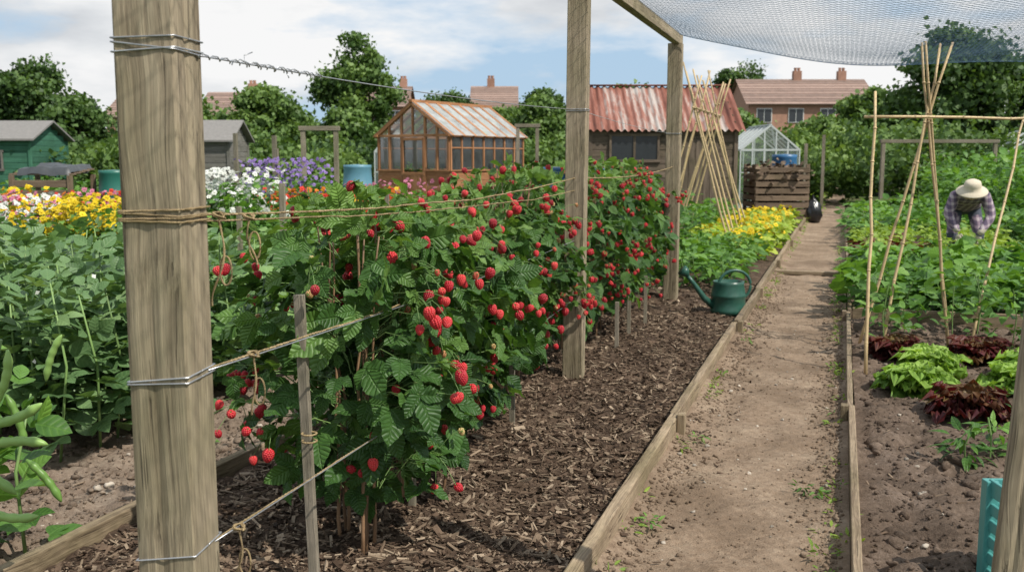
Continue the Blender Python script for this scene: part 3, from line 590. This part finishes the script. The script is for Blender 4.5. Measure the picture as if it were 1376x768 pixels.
# ---------- buildings
def glassmat(name,tint,fac):
    m=bpy.data.materials.new(name);m.use_nodes=True;nt=m.node_tree;nt.nodes.clear();o=nd(nt,'ShaderNodeOutputMaterial')
    t=nd(nt,'ShaderNodeBsdfTransparent',{'Color':(*tint,1)});g=nd(nt,'ShaderNodeBsdfGlossy',{'Roughness':.05});fr=nd(nt,'ShaderNodeFresnel',{'IOR':1.5})
    mx=nd(nt,'ShaderNodeMixShader',{0:fr.outputs[0],1:t.outputs[0],2:g.outputs[0]})
    df=nd(nt,'ShaderNodeBsdfDiffuse',{'Color':(.7,.74,.74,1)})
    ns=noise(nt,nd(nt,'ShaderNodeTexCoord').outputs['Object'],3,4); fz=ma(nt,'MULTIPLY',ma(nt,'MULTIPLY',ns,2),fac)
    m2=nd(nt,'ShaderNodeMixShader',{0:fz,1:mx.outputs[0],2:df.outputs[0]})
    nt.links.new(m2.outputs[0],o.inputs[0]);return m
M_GL=glassmat('glass',(.9,.93,.92),.06);M_GLR=glassmat('dusty_roof_glass',(.9,.9,.9),.36)
M_DARK=plain('dark_window_glass',(.03,.035,.04),.12,0,.2,3,.0)
e=empty('wooden_greenhouse'); e.location=(-1.55,25,0); e.rotation_euler=(0,0,math.radians(58.2))
Lg,Wg,ze,zd,zb=3.53,2.28,2.06,2.86,1.18
m=MB()
for y in(0,Wg):
    for k in range(9): box(m,(Lg/2,y,.1+k*.12+.06),(Lg,.03+.012*(k%2),.116))
    for k in range(8): x=k*Lg/7; box(m,(min(max(x,.03),Lg-.03),y,(zb+ze)/2),(.05,.07,ze-zb),axis=2)
    box(m,(Lg/2,y,zb+.02),(Lg+.06,.1,.04));box(m,(Lg/2,y,ze+.02),(Lg+.2,.09,.06));box(m,(Lg/2,y,(zb+ze)/2+.15),(Lg-.1,.045,.035))
for x in(0,Lg):
    for k in range(9):
        for(y0,y1) in((0,.75),(1.5,Wg)) if x==0 else ((0,Wg),): box(m,(x,(y0+y1)/2,.1+k*.12+.06),(.03+.012*(k%2),y1-y0,.116))
    for y in(.03,.38,.75,1.5,1.9,Wg-.03): 
        zt=ze+(zd-ze)*(1-abs(y-Wg/2)/(Wg/2)); box(m,(x,y,(zb+zt)/2 if y not in(.75,1.5) else zt/2),(.07,.055,(zt-zb) if y not in(.75,1.5) else zt),axis=2)
    box(m,(x,Wg/2,ze+.02),(.075,Wg,.06)); box(m,(x,Wg/2,(ze+zd)/2),(.06,.05,zd-ze),axis=2)
    for y in(0,Wg): beam(m,(x-.02,y+(-.06 if y==0 else .06),ze-.02),(x-.02,Wg/2,zd+.02),.06,.09,0,(1,0,0))
    box(m,(x,.38,zb+.02),(.09,.75,.04));box(m,(x,1.89,zb+.02),(.09,.75,.04))
for k in range(6): box(m,(-.03,.80+.115*k+.03,.60),(.03,.108,1.0),axis=2)
for y in(.79,1.46): box(m,(-.03,y,1.55),(.035,.06,.95),axis=2)
box(m,(-.03,1.125,1.99),(.035,.72,.06));box(m,(-.03,1.125,1.12),(.04,.72,.07))
for k in range(8):
    x=k*Lg/7
    for y in(-.12,Wg+.12): beam(m,(x,y,ze+.0),(x,Wg/2,zd+.085),.035,.11,0,(1,0,0))
box(m,(Lg/2,Wg/2,zd+.09),(Lg+.2,.10,.07)); o=m.build('frame',M_CEDAR,False,e,.004)
m=MB()
for y in(0,Wg): box(m,(Lg/2,y,(zb+ze)/2),(Lg-.08,.006,ze-zb-.05))
for x in(0,Lg): m.add([(x,.05,zb+.04),(x,Wg-.05,zb+.04),(x,Wg-.05,ze),(x,Wg/2,zd-.03),(x,.05,ze)],[[0,1,2,3,4]])
m.build('wall_glass',M_GL,False,e)
m=MB()
for sg in(0,1):
    y0=-.12 if sg==0 else Wg+.12
    m.add([(-.08,y0,ze+.02),(Lg+.08,y0,ze+.02),(Lg+.08,Wg/2,zd+.085),(-.08,Wg/2,zd+.085)],[[0,1,2,3]])
m.build('roof_glass',M_GLR,False,e)
m=MB()
for y in(.35,Wg-.35): box(m,(Lg/2,y,.85),(Lg-.3,.5,.04)); 
for x in(.4,1.7,3.0):
    for y in(.15,.55,Wg-.15,Wg-.55): box(m,(x,y,.42),(.05,.05,.82),axis=2)
m.build('staging_bench',M_PALLET,False,e)
m=MB(); 
for q in range(14):
    c=np.array([rng.uniform(.4,3.1),rng.choice([.35,Wg-.35]),.88]); lathe(m,[(0,0),(.07,0),(.09,.15),(0,.14)],c,10,1,.5)
    K=30;P=c+np.array([0,0,.2])+rng.normal(size=(K,3))*np.array([.1,.1,.13]); m.inst(*LV,leafpos(P,.1,.1,.16),P,0)
m.build('potted_plants',[M_VEG,plain('terracotta',(.4,.15,.08),.8)],True,e)
M_ALU=plain('aluminium_frame',(.50,.54,.52),.5,.2,.1)
def glasshouse(x0,x1,y,dep,ze,zr):
    e=empty('small_greenhouse'); w=x1-x0; e.location=((x0+x1)/2,y,0); m=MB(); g=MB(); n=5; k=5
    for yy in(0,dep):
        for i in range(n+1):
            x=-w/2+w*i/n; zt=ze+(zr-ze)*(1-abs(x)/(w/2)); box(m,(x,yy,zt/2),(.04,.04,zt),axis=2)
        box(m,(0,yy,ze),(w,.045,.05)); box(m,(0,yy,.1),(w,.045,.2)); box(m,(0,yy,1.1),(w-.05,.03,.03))
        for s in(-1,1): beam(m,(s*w/2,yy,ze),(0,yy,zr),.05,.05)
        g.add([(-w/2,yy+.004,.2),(w/2,yy+.004,.2),(w/2,yy+.004,ze),(0,yy+.004,zr),(-w/2,yy+.004,ze)],[[0,1,2,3,4]])
    for i in range(k+1):
        yy=dep*i/k
        for s in(-1,1): box(m,(s*w/2,yy,ze/2),(.04,.035,ze),axis=2); beam(m,(s*w/2,yy,ze+.01),(0,yy,zr+.01),.035,.035,0,(0,1,0))
    for s in(-1,1):
        box(m,(s*w/2,dep/2,ze),(.05,dep,.05)); box(m,(s*w/2,dep/2,.1),(.045,dep,.2))
        g.add([(s*w/2,0,.2),(s*w/2,dep,.2),(s*w/2,dep,ze),(s*w/2,0,ze)],[[0,1,2,3]]); g.add([(s*w/2,0,ze),(s*w/2,dep,ze),(0,dep,zr),(0,0,zr)],[[0,1,2,3]])
    box(m,(0,dep/2,zr+.02),(.06,dep,.05)); m.build('frame',M_ALU,False,e); g.build('glass_panes',M_GL,False,e)
    m=MB(); P=np.stack([rng.uniform(-w*.4,w*.4,400),rng.uniform(.3,dep-.2,400),rng.uniform(.1,1.3,400)],1); m.inst(*LV,leafpos(P,.1,.14,.26),P,0); m.build('plants_inside',[M_VEG],True,e)
def shed(name,x0,x1,y,dep,ze,zr,wm,rm,win=[],trim=None,corr=False,rot=0,door=None):
    e=empty(name); cx=(x0+x1)/2; e.location=(cx,y,0); e.rotation_euler=(0,0,rot); w=x1-x0
    m=MB(); nb=int(ze/.15)
    for k in range(nb):
        z=k*ze/nb+ze/nb/2
        for yy in(0,dep): box(m,(0,yy,z),(w,.03+.014*(k%2),ze/nb-.008))
        for xx in(-w/2,w/2): box(m,(xx,dep/2,z),(.03+.014*(k%2),dep,ze/nb-.008))
    for xx in(-w/2,w/2):
        n2=max(2,int((zr-ze)/.15))
        for k in range(n2):
            z=ze+(zr-ze)*(k+.5)/n2; ww=dep*(1-(k+.5)/n2); box(m,(xx,dep/2,z),(.03,ww,(zr-ze)/n2-.006))
    for xx in(-w/2,w/2):
        for yy in(0,dep): box(m,(xx,yy-(.012 if yy==0 else -.012),ze/2),(.08,.08,ze),axis=2)
    box(m,(0,dep/2,ze/2),(w-.06,dep-.06,ze-.1))
    m.build('walls',wm,False,e)
    m=MB(); ov=.18
    if corr:
        nx=int(w/.02);xs=np.linspace(-w/2-ov,w/2+ov,nx);zc=.028*np.sin(xs*2*math.pi/.15)
        pan=np.floor((xs+w)/.65)
        for sg in(0,1):
            ya=-ov if sg==0 else dep+ov; za=ze-ov*(zr-ze)/(dep/2)+.05; rows=[]
            for t in(0,.33,.66,1): rows.append(np.stack([xs,0*xs+ya+(dep/2-ya)*t,za+(zr+.06-za)*t+zc],1))
            V=np.concatenate(rows);i=np.arange(3)[:,None]*nx;j=np.arange(nx-1)[None];F=np.stack([i+j,i+j+1,i+nx+j+1,i+nx+j],-1).reshape(-1,4)
            rn=h2(pan.astype(np.int64),pan.astype(np.int64)*0+sg,5); m.add(V,F,0,np.tile(rn,4),V)
        box(m,(0,dep/2,zr+.09),(w+2*ov,.16,.03))
    else:
        for sg in(0,1):
            ya=-ov if sg==0 else dep+ov; za=ze-ov*(zr-ze)/(dep/2)+.05
            V=[(-w/2-ov,ya,za),(w/2+ov,ya,za),(w/2+ov,dep/2,zr+.05),(-w/2-ov,dep/2,zr+.05)];V2=[(a,b,c+.05) for a,b,c in V]
            m.add(V+V2,[[0,3,2,1],[4,5,6,7],[0,1,5,4],[1,2,6,5],[2,3,7,6],[3,0,4,7]],0,.5,np.array(V+V2)[:,[2,1,0]])
    m.build('roof',rm,corr,e)
    if win:
        m=MB();f=MB()
        for(a,b,z0,z1) in win:
            box(m,((a+b)/2-cx,-.03,(z0+z1)/2),(b-a,.02,z1-z0))
            for zz_ in(z0,z1): box(f,((a+b)/2-cx,-.05,zz_),(b-a+.1,.04,.06))
            for xx in(a,b,(a+b)/2): box(f,(xx-cx,-.05,(z0+z1)/2),(.05,.035,z1-z0-.06),axis=2)
        m.build('window_glass',M_DARK,False,e); f.build('window_frame',trim or wm,False,e)
    if door:
        m=MB();a,b=door
        for k in range(5): box(m,(a-cx+(b-a)*(k+.5)/5,-.04,ze*.45),((b-a)/5-.01,.03,ze*.86),axis=2)
        m.build('door',wm,False,e)
    return e
def rust():
    m,nt,b=newmat('rusty_corrugated_iron'); lc=attr(nt,'lc').outputs['Vector'];r=attr(nt,'rnd').outputs['Fac']
    f=ma(nt,'ADD',ma(nt,'MULTIPLY',noise(nt,vmul(nt,lc,(4,.5,.5)),1.6,6,.7),.75),ma(nt,'MULTIPLY',r,.34))
    c=ramp(nt,f,[(.36,(.10,.04,.03)),(.50,(.20,.075,.052)),(.60,(.28,.13,.10)),(.68,(.36,.30,.27)),(.8,(.45,.44,.42))])
    nt.links.new(c,b.inputs['Base Color']);b.inputs['Roughness'].default_value=.75; b.inputs['Specular IOR Level'].default_value=.25; return m
M_FELT=plain('roofing_felt',(.20,.19,.18),.9);M_GREENP=wood('green_painted_boards',(.035,.12,.08),(.07,.2,.13),.1,.5)
M_GREYW=wood('grey_boards',(.12,.11,.10),(.25,.24,.22),.3,.5)
shed('wooden_shed',1.72,4.90,22,3.2,2.16,3.1,M_SHED,rust(),[(2.15,3.2,1.45,2.02)],M_SHED,True,door=(3.7,4.5))
shed('green_shed',-15.4,-12.95,27,2.2,2.0,2.45,M_GREENP,M_FELT,[(-14.3,-13.7,1.2,1.7)],M_GREYW)
shed('garden_shed',-8.8,-7.9,28,2,2.0,2.5,M_GREYW,M_FELT)
shed('garden_shed',-11.6,-10.6,33,2,2.0,2.5,M_GREYW,M_FELT)
glasshouse(6.6,8.3,29,2.6,1.75,2.45); glasshouse(16.0,18.2,32,2.4,1.7,2.4); glasshouse(-4.1,-3.1,30,2,1.7,2.35)
M_BRICK=plain('brick',(.36,.20,.14),.9,0,.3,3);M_TILE=plain('roof_tiles',(.24,.165,.135),.85,0,.3,2);M_WHITE=plain('white_paint',(.75,.75,.72),.5)
def house(name,x0,x1,y,dep,ze,zr,ch=[]):
    e=empty(name); w=x1-x0;cx=(x0+x1)/2;e.location=(cx,y,0)
    m=MB(); V=[(-w/2,0,0),(w/2,0,0),(w/2,0,ze),(-w/2,0,ze),(-w/2,dep,0),(w/2,dep,0),(w/2,dep,ze),(-w/2,dep,ze),(-w/2,dep/2,zr-.1),(w/2,dep/2,zr-.1)]
    m.add(V,[[0,1,2,3],[5,4,7,6]],0,.5);m.add(V,[[4,0,3,8,7],[1,5,6,9,2]],0,.5); m.build('walls',M_BRICK,False,e)
    m=MB()
    n=10
    for sg in(0,1):
        for k in range(n):
            t0=k/n;t1=(k+1)/n; ya=-.4 if sg==0 else dep+.4; za=ze-.2
            y_0=ya+(dep/2-ya)*t0;y_1=ya+(dep/2-ya)*t1;z0=za+(zr-za)*t0+.06;z1=za+(zr-za)*t1
            m.add([(-w/2-.3,y_0,z0),(w/2+.3,y_0,z0),(w/2+.3,y_1,z1),(-w/2-.3,y_1,z1)],[[0,1,2,3]]); m.add([(-w/2-.3,y_0,z0-.06),(w/2+.3,y_0,z0-.06),(w/2+.3,y_0,z0),(-w/2-.3,y_0,z0)],[[0,1,2,3]])
    m.build('roof',M_TILE,False,e)
    m=MB()
    for c in ch: box(m,(c-cx,dep/2,zr+.1),(.7,.6,1.2)); lathe(m,[(.12,0),(.14,.28),(0,.28)],(c-cx-.15,dep/2,zr+.7),10);lathe(m,[(.12,0),(.14,.28),(0,.28)],(c-cx+.15,dep/2,zr+.7),10)
    if ch: m.build('chimney',M_BRICK,False,e)
    m=MB();g=MB();k=max(2,int(w/2.6))
    for q in range(k):
        x=-w/2+(q+.5)*w/k
        for z in(1.4,ze-1.1): box(m,(x,-.03,z),(1.3,.06,1.2));box(g,(x-.31,-.075,z),(.54,.03,1.04));box(g,(x+.31,-.075,z),(.54,.03,1.04))
    m.build('window_frames',M_WHITE,False,e);g.build('window_panes',M_DARK,False,e)
house('brick_house',19.9,30.6,85,8,6.2,8.4,[25.0,28.9]); house('brick_house',-3.6,.3,92,8,6.2,8.3,[-2]); house('brick_house',-14,-10,95,8,6.5,8.5,[-10.6]); house('brick_house',-33,-27,82,8,5.0,6.9,[-30]); house('brick_house',-25.5,-20,82,8,5.2,7.1,[-22])
# compost bin, barrels etc
m=MB(); e=empty('pallet_compost_bin')
for k in range(8):
    z=.08+k*.165
    box(m,(6.35,23.5,z),(1.25,.03,.12));box(m,(6.35,24.7,z),(1.25,.03,.12));box(m,(5.72,24.1,z),(.03,1.2,.12));box(m,(6.98,24.1,z),(.03,1.2,.12))
for x in(5.75,6.35,6.95):
    for y in(23.54,24.66): box(m,(x,y,.68),(.08,.06,1.38),axis=2)
m.build('slats',M_PALLET,False,e,.004); m=MB(); P=rng.normal(size=(500,3))*np.array([.28,.28,.12])+np.array([6.35,24.1,1.15]); m.inst(*LV,leafpos(P,.1,.08,.18),P,0); m.inst(*lump(3),basis(rdir(40),rdir(40),.22),np.stack([rng.uniform(5.9,6.8,40),rng.uniform(23.7,24.5,40),rng.uniform(.7,1.1,40)],1),1); m.build('heap',[M_PALLET,M_SOILD],True,e)
M_BLUE=plain('blue_plastic',(.03,.12,.26),.4,0,.2,3,.02);M_GRB=plain('dark_green_plastic',(.02,.13,.10),.4,0,.2,3,.02);M_TEALB=plain('faded_blue_plastic',(.10,.24,.32),.45,0,.2,3,.02)
def barrel(name,x,y,r,h,mat_,z=0):
    m=MB(); pf=[(0,0),(r*.9,0),(r,.04*h),(r*1.02,.25*h),(r*1.05,.27*h),(r*1.05,.3*h),(r*1.03,.32*h),(r*1.03,.62*h),(r*1.06,.64*h),(r*1.06,.67*h),(r*1.02,.69*h),(r*.96,.94*h),(r*.98,.95*h),(r*.98,h),(r*.9,h),(0,h*1.01)]
    lathe(m,pf,(x,y,z),28,0,.5); m.build(name,mat_)
barrel('water_barrel',-3.7,24,.34,1.35,M_TEALB);barrel('water_barrel',1.0,23.2,.45,1.3,M_BLUE);barrel('water_barrel',6.95,25.6,.32,1.6,M_BLUE);barrel('compost_bin',-7.55,19,.28,1.28,M_GRB);barrel('compost_bin',-6.9,19.6,.28,1.2,M_GRB);barrel('plant_pot',1.75,19.5,.3,1.3,M_BLUE)
m=MB(); V=ico(3)[0]; F=ico(3)[1]; fold=1+.10*np.sin(np.arctan2(V[:,1],V[:,0])*7+V[:,2]*3)+.08*np.sin(V[:,2]*9+V[:,0]*5); r=np.where(V[:,2]>.2,1-.75*np.clip((V[:,2]-.2)/.7,0,1),1); V=V*fold[:,None]; V[:,0]*=.21*r;V[:,1]*=.2*r;V[:,2]*=.36; V[:,2]=np.maximum(V[:,2],-.28); m.add(V+np.array([7.12,23.6,.27]),F,0,.5)
m.build('black_refuse_sack',plain('black_polythene',(.015,.015,.017),.3))
m=MB()
for x in(-9.0,-7.95):
    for y in(18,19): box(m,(x,y,.6),(.08,.08,1.2),axis=2)
for k in range(6): box(m,(-8.48,18,.15+k*.18),(1.05,.03,.13))
for k in range(5): box(m,(-8.48,18.1+k*.2,1.22+.02*k),(1.15,.16,.03))
m.build('potting_bench',M_PALLET,False,None,.004)
m=MB(); n=20; gx,gy=np.meshgrid(np.linspace(-8.9,-7.95,n),np.linspace(18.0,19.0,n),indexing='ij'); gz=1.34+.16*fbm(gx,gy,3,3,4)+.05*(gy-18)-.12*(gy<18.02)-.10*(gx>-7.98)
i=np.arange(n-1)[:,None]*n;j=np.arange(n-1)[None]; m.add(np.stack([gx,gy,gz],-1).reshape(-1,3),np.stack([i+j,i+n+j,i+n+j+1,i+j+1],-1).reshape(-1,4),0,.5); m.build('dark_tarpaulin',plain('tarpaulin',(.05,.055,.06),.5))
def arch(x0,x1,y,h,name='wooden_arch'):
    m=MB(); beam(m,(x0,y,-.05),(x0,y,h),.09,.09);beam(m,(x1,y,-.05),(x1,y,h),.09,.09);beam(m,(x0-.08,y-.01,h+.045),(x1+.08,y-.01,h+.045),.09,.1); m.build(name,M_STAKE,False,None,.004)
arch(-4.15,-3.5,20,2.05);arch(-9.2,-8.6,24,2.3);arch(9.6,12.5,26,1.9,'wooden_crop_frame');arch(.15,.65,26,2.3)
for x,y,h in((-7.6,21,1.7),(-6.6,24,2.1),(-5.2,22,2.0),(-2.6,27,2.2),(-4.7,20,1.7),(-11.4,30,2.2),(7.9,27,1.9),(11.3,21,1.8),(9.3,30,2.2),(14,24,2.1)): stake(x,y,h,.09,name='garden_post')
# ---------- trees
def tree(x,y,h,R,mat_,trunk=.25,ncl=60,per=210,ls=.34,sq=1.0,name='tree'):
    m=MB(); th=h*trunk
    tube(m,[(x,y,-.1),(x+.05*h*.2,y,th*.6),(x,y,th*1.2),(x+rng.normal()*.1,y,h*.7)],[h*.03,h*.024,h*.02,h*.006],8,1)
    cz=(h+th)/2;hz=(h-th)/2
    C=[];
    while len(C)<ncl:
        p=rng.uniform(-1,1,3); l=np.linalg.norm(p)
        if .35<l<1: C.append(p)
    C=np.array(C); C[:,:2]*=(1-.35*np.clip(C[:,2:],0,1)); P0=np.array([x,y,cz])+C*np.array([R,R,hz])*.92
    for c in P0[:14]: tube(m,[(x,y,th*rng.uniform(.8,1.3)),((x+c[0])/2,(y+c[1])/2,(th+c[2])/2+.1),c],[h*.011,h*.007,h*.003],5,1,cap=False)
    rc=R*rng.uniform(.12,.34,ncl); idx=np.repeat(np.arange(ncl),per); K=len(idx); d=rdir(K); P=P0[idx]+d*(rc[idx]*np.abs(rng.normal(.85,.34,K)))[:,None]*np.array([1,1,.7*sq])
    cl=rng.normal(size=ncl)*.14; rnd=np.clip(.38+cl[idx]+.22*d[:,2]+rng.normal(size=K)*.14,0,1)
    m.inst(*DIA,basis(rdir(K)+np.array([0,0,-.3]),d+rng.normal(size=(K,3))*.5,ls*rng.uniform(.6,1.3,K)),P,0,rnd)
    return m.build(name,[mat_,M_BARK])
for t in((-28.8,60,7.6,3.0,M_TREE),(-24,55,4.7,2.2,M_TREE),(-33.5,66,6.8,3.,M_TREE),(-19,58,5.0,2.4,M_TREE2),(-14.5,60,5.6,2.6,M_TREE2),(-12.3,50,5.0,2.2,M_TREE2),(-9.8,64,9.3,2.6,M_TREE2),(-7.6,47,3.8,1.7,M_TREE2),(-5.6,88,7.6,3.0,M_TREE),(-.6,72,5.3,2.2,M_TREE2),(1.9,66,5.6,2.0,M_TREE2),(2.6,94,8.6,2.8,M_TREE),(-3.4,70,5.0,1.9,M_TREE),(6.8,62,6.0,2.8,M_TREE2),(10.5,66,5.4,2.6,M_TREE),(21.8,96,10.8,3.4,M_TREE),(12.4,58,4.4,2.0,M_TREE2),(18.6,42,7.1,3.0,M_TREE),(22.5,44,6.3,3.2,M_TREE),(17.0,48,5.0,1.8,M_TREE2),(25,40,6.2,3.,M_TREE),(13.8,44,3.2,1.8,M_TREE2),(24.5,70,4.6,2.0,M_TREE),(-38,60,6.6,3.2,M_TREE)):
    tree(*t,ls=.25 if t[1]<52 else .28)
def treeline(name,x0,x1,y,hmin,hmax,n,mat_,ls,r=1.4,lo=None):
    m=MB(); ncl=n; C=np.stack([rng.uniform(x0,x1,ncl),y+rng.normal(size=ncl)*1.5,rng.uniform(.3,1,ncl)],1); H=(hmin+(hmax-hmin)*vn(C[:,0]*.35,C[:,0]*0+3.3,9)); 
    if lo: H=np.where((C[:,0]>lo[0])&(C[:,0]<lo[1]),H*.7,H)
    C[:,2]*=H; per=150; idx=np.repeat(np.arange(ncl),per);K=len(idx);d=rdir(K)
    rc=r*rng.uniform(.5,1.2,ncl); P=C[idx]+d*(rc[idx]*np.abs(rng.normal(.85,.25,K)))[:,None]; P[:,2]=np.abs(P[:,2]); cl=rng.normal(size=ncl)*.2
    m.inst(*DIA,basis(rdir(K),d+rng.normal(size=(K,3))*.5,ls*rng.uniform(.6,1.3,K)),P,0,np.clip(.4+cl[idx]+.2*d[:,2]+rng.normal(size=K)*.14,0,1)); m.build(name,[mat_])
treeline('distant_treeline',-60,62,74,2.6,4.8,520,M_TREE2,.34,1.3,(16,29))
treeline('hedge',-34,-2,42,1.2,2.6,330,M_TREE,.22,.8)
treeline('hedge',-1,34,44,1.2,2.4,330,M_TREE2,.22,.8)
treeline('garden_shrubs',-20,-5,31,.8,1.9,150,M_TREE2,.2,.6)
treeline('garden_shrubs',9,24,34,1.2,2.4,170,M_TREE2,.2,.8)
# ---------- person
def skin(name,verts,edges,rad,root=0,sub=2):
    me=bpy.data.meshes.new(name);me.from_pydata(verts,edges,[]);ob=bpy.data.objects.new(name,me);sc.collection.objects.link(ob)
    ob.modifiers.new('s','SKIN'); 
    for i,r in enumerate(rad): me.skin_vertices[0].data[i].radius=(r if isinstance(r,tuple) else (r,r)); me.skin_vertices[0].data[i].use_root=(i==root)
    md=ob.modifiers.new('ss','SUBSURF');md.levels=sub;md.render_levels=sub
    dg=bpy.context.evaluated_depsgraph_get(); nm=bpy.data.meshes.new_from_object(ob.evaluated_get(dg)); bpy.data.objects.remove(ob); 
    for p in nm.polygons:p.use_smooth=True
    return nm
def plaid():
    m,nt,b=newmat('plaid_shirt_fabric'); o=nd(nt,'ShaderNodeTexCoord').outputs['Object'];s=nd(nt,'ShaderNodeSeparateXYZ',{0:o})
    a=ramp(nt,ma(nt,'FRACT',ma(nt,'MULTIPLY',ma(nt,'ADD',s.outputs[0],ma(nt,'MULTIPLY',s.outputs[1],.3)),13)),[(.38,0),(.42,1)],'LINEAR'); c=ramp(nt,ma(nt,'FRACT',ma(nt,'MULTIPLY',ma(nt,'SUBTRACT',s.outputs[2],ma(nt,'MULTIPLY',s.outputs[1],.6)),13)),[(.38,0),(.42,1)])
    f=ma(nt,'MULTIPLY',ma(nt,'ADD',a,c),.5); nt.links.new(ramp(nt,f,[(0,(.42,.36,.38)),(.5,(.24,.18,.23)),(1,(.10,.075,.12))]),b.inputs['Base Color']);b.inputs['Roughness'].default_value=.9;return m
M_PLAID=plaid();M_TROU=plain('trouser_fabric',(.07,.08,.11),.9);M_BOOT=plain('boot_rubber',(.03,.035,.025),.5);M_GLOVE=plain('glove_fabric',(.5,.46,.36),.9);M_SKIN=plain('skin',(.50,.30,.21),.5,0,.08);M_HAIR=plain('grey_hair',(.35,.33,.30),.8);M_HAT=plain('straw_hat',(.56,.49,.38),.9,0,.15,60)
e=empty('gardener'); e.location=(6.3,13.8,-.02); e.rotation_euler=(0,0,math.radians(-18)); e.scale=(1.1,1.06,1.0)
V=[(0,.26,.86),(0,.10,.95),(0,-.10,1.01),(0,-.20,1.03),(0,-.32,1.05),
 (-.17,-.20,1.01),(-.25,-.28,.76),(-.13,-.42,.53),(.17,-.20,1.01),(.25,-.26,.75),(.10,-.44,.51),
 (-.11,.26,.80),(-.16,.02,.46),(-.14,.22,.10),(-.15,.05,.05),(.11,.26,.80),(.16,.04,.46),(.14,.24,.10),(.15,.07,.05)]
E=[(0,1),(1,2),(2,3),(3,4),(3,5),(5,6),(6,7),(3,8),(8,9),(9,10),(0,11),(11,12),(12,13),(13,14),(0,15),(15,16),(16,17),(17,18)]
Rr=[(.17,.14),(.18,.14),(.19,.14),(.16,.12),.055,.085,.065,.042,.085,.065,.042,.10,.07,.05,.04,.10,.07,.05,.04]
bm_=skin('body',V,E,Rr); 
for mm in(M_PLAID,M_TROU,M_BOOT,M_GLOVE,M_SKIN): bm_.materials.append(mm)
for p in bm_.polygons:
    c=p.center; mi=0
    if c.y>.13 and c.z<.93 or c.z<.50 and c.y>-.2: mi=1
    if c.z<.28: mi=2
    if c.z<.58 and c.y<-.32: mi=3
    if c.y<-.28 and abs(c.x)<.075 and c.z>.98: mi=4
    p.material_index=mi
bo=bpy.data.objects.new('body',bm_);sc.collection.objects.link(bo);bo.parent=e
for sx,wr in((-1,(-.13,-.42,.53)),(1,(.10,-.44,.51))):
    w0=np.array(wr);dn=np.array([.05*-sx,-.12,-1.]);dn/=np.linalg.norm(dn);sd=np.array([1.,0,0]);Vh=[tuple(w0),tuple(w0+dn*.07)];Eh=[(0,1)];Rh=[.028,(.036,.02)]
    for k,(o_,ln) in enumerate(((-.03,.06),(-.01,.075),(.01,.07),(.03,.055))):
        b0=w0+dn*.08+sd*o_;i=len(Vh);Vh+=[tuple(b0),tuple(b0+dn*ln*.5+np.array([0,-.01,0])),tuple(b0+dn*ln*.9+np.array([0,.012,0]))];Eh+=[(1,i),(i,i+1),(i+1,i+2)];Rh+=[.010,.009,.008]
    b0=w0+dn*.03-sd*sx*.03;i=len(Vh);Vh+=[tuple(b0),tuple(b0+dn*.03-sd*sx*.03),tuple(b0+dn*.06-sd*sx*.035)];Eh+=[(0,i),(i,i+1),(i+1,i+2)];Rh+=[.012,.011,.009]
    hm=skin('hand',Vh,Eh,Rh);hm.materials.append(M_GLOVE);ho=bpy.data.objects.new('hand',hm);sc.collection.objects.link(ho);ho.parent=e
hd=empty('head'); hd.parent=e; hd.location=(0,-.37,1.08); hd.rotation_euler=(math.radians(28),0,0)
m=MB(); U,UF=ico(4); V=U*np.array([.075,.095,.112]); jaw=np.clip(-U[:,2],0,1); V[:,0]*=1-.25*jaw;V[:,1]-=.01*jaw
nose=np.exp(-((U[:,0]/.14)**2+((U[:,2]+.12)/.22)**2))*(U[:,1]<0); V[:,1]-=.024*nose
for sx in(-1,1): eye=np.exp(-(((U[:,0]-sx*.36)/.16)**2+((U[:,2]-.08)/.12)**2))*(U[:,1]<0); V[:,1]+=.010*eye
lip=np.exp(-((U[:,0]/.25)**2+((U[:,2]+.48)/.07)**2))*(U[:,1]<0);V[:,1]-=.006*lip
m.add(V,UF,0,.5)
for sx in(-1,1): m.add(ICO2[0]*np.array([.012,.022,.032])+np.array([sx*.077,.005,-.005]),ICO2[1],0,.5); m.add(ICO2[0]*.011+np.array([sx*.028,-.082,.01]),ICO2[1],1,.5)
m.add(ICO2[0]*np.array([.024,.006,.006])+np.array([0,-.09,-.052]),ICO2[1],2,.5)
o=m.build('face',[M_SKIN,plain('eye',(.05,.04,.03),.2),plain('lips',(.4,.16,.13),.5)],True,hd)
m=MB(); V=U*np.array([.083,.102,.115])+np.array([0,.012,.012]); keep=np.array([not(V[f].mean(0)[1]<-.03 and V[f].mean(0)[2]<.06) and V[f].mean(0)[2]>-.07 for f in UF]); m.add(V,UF[keep],0,.5); m.build('hair',M_HAIR,True,hd)
m=MB(); lathe(m,[(.18,.0),(.185,.005),(.18,.013),(.14,.038),(.105,.055),(.10,.10),(.09,.145),(.06,.165),(0,.17)],(0,0,0),32,0,.5); lathe(m,[(.18,.0),(.14,.028),(.10,.045),(.09,.05)],(0,0,0),32,0,.4); m.build('sun_hat',M_HAT,True,hd)
print('done')
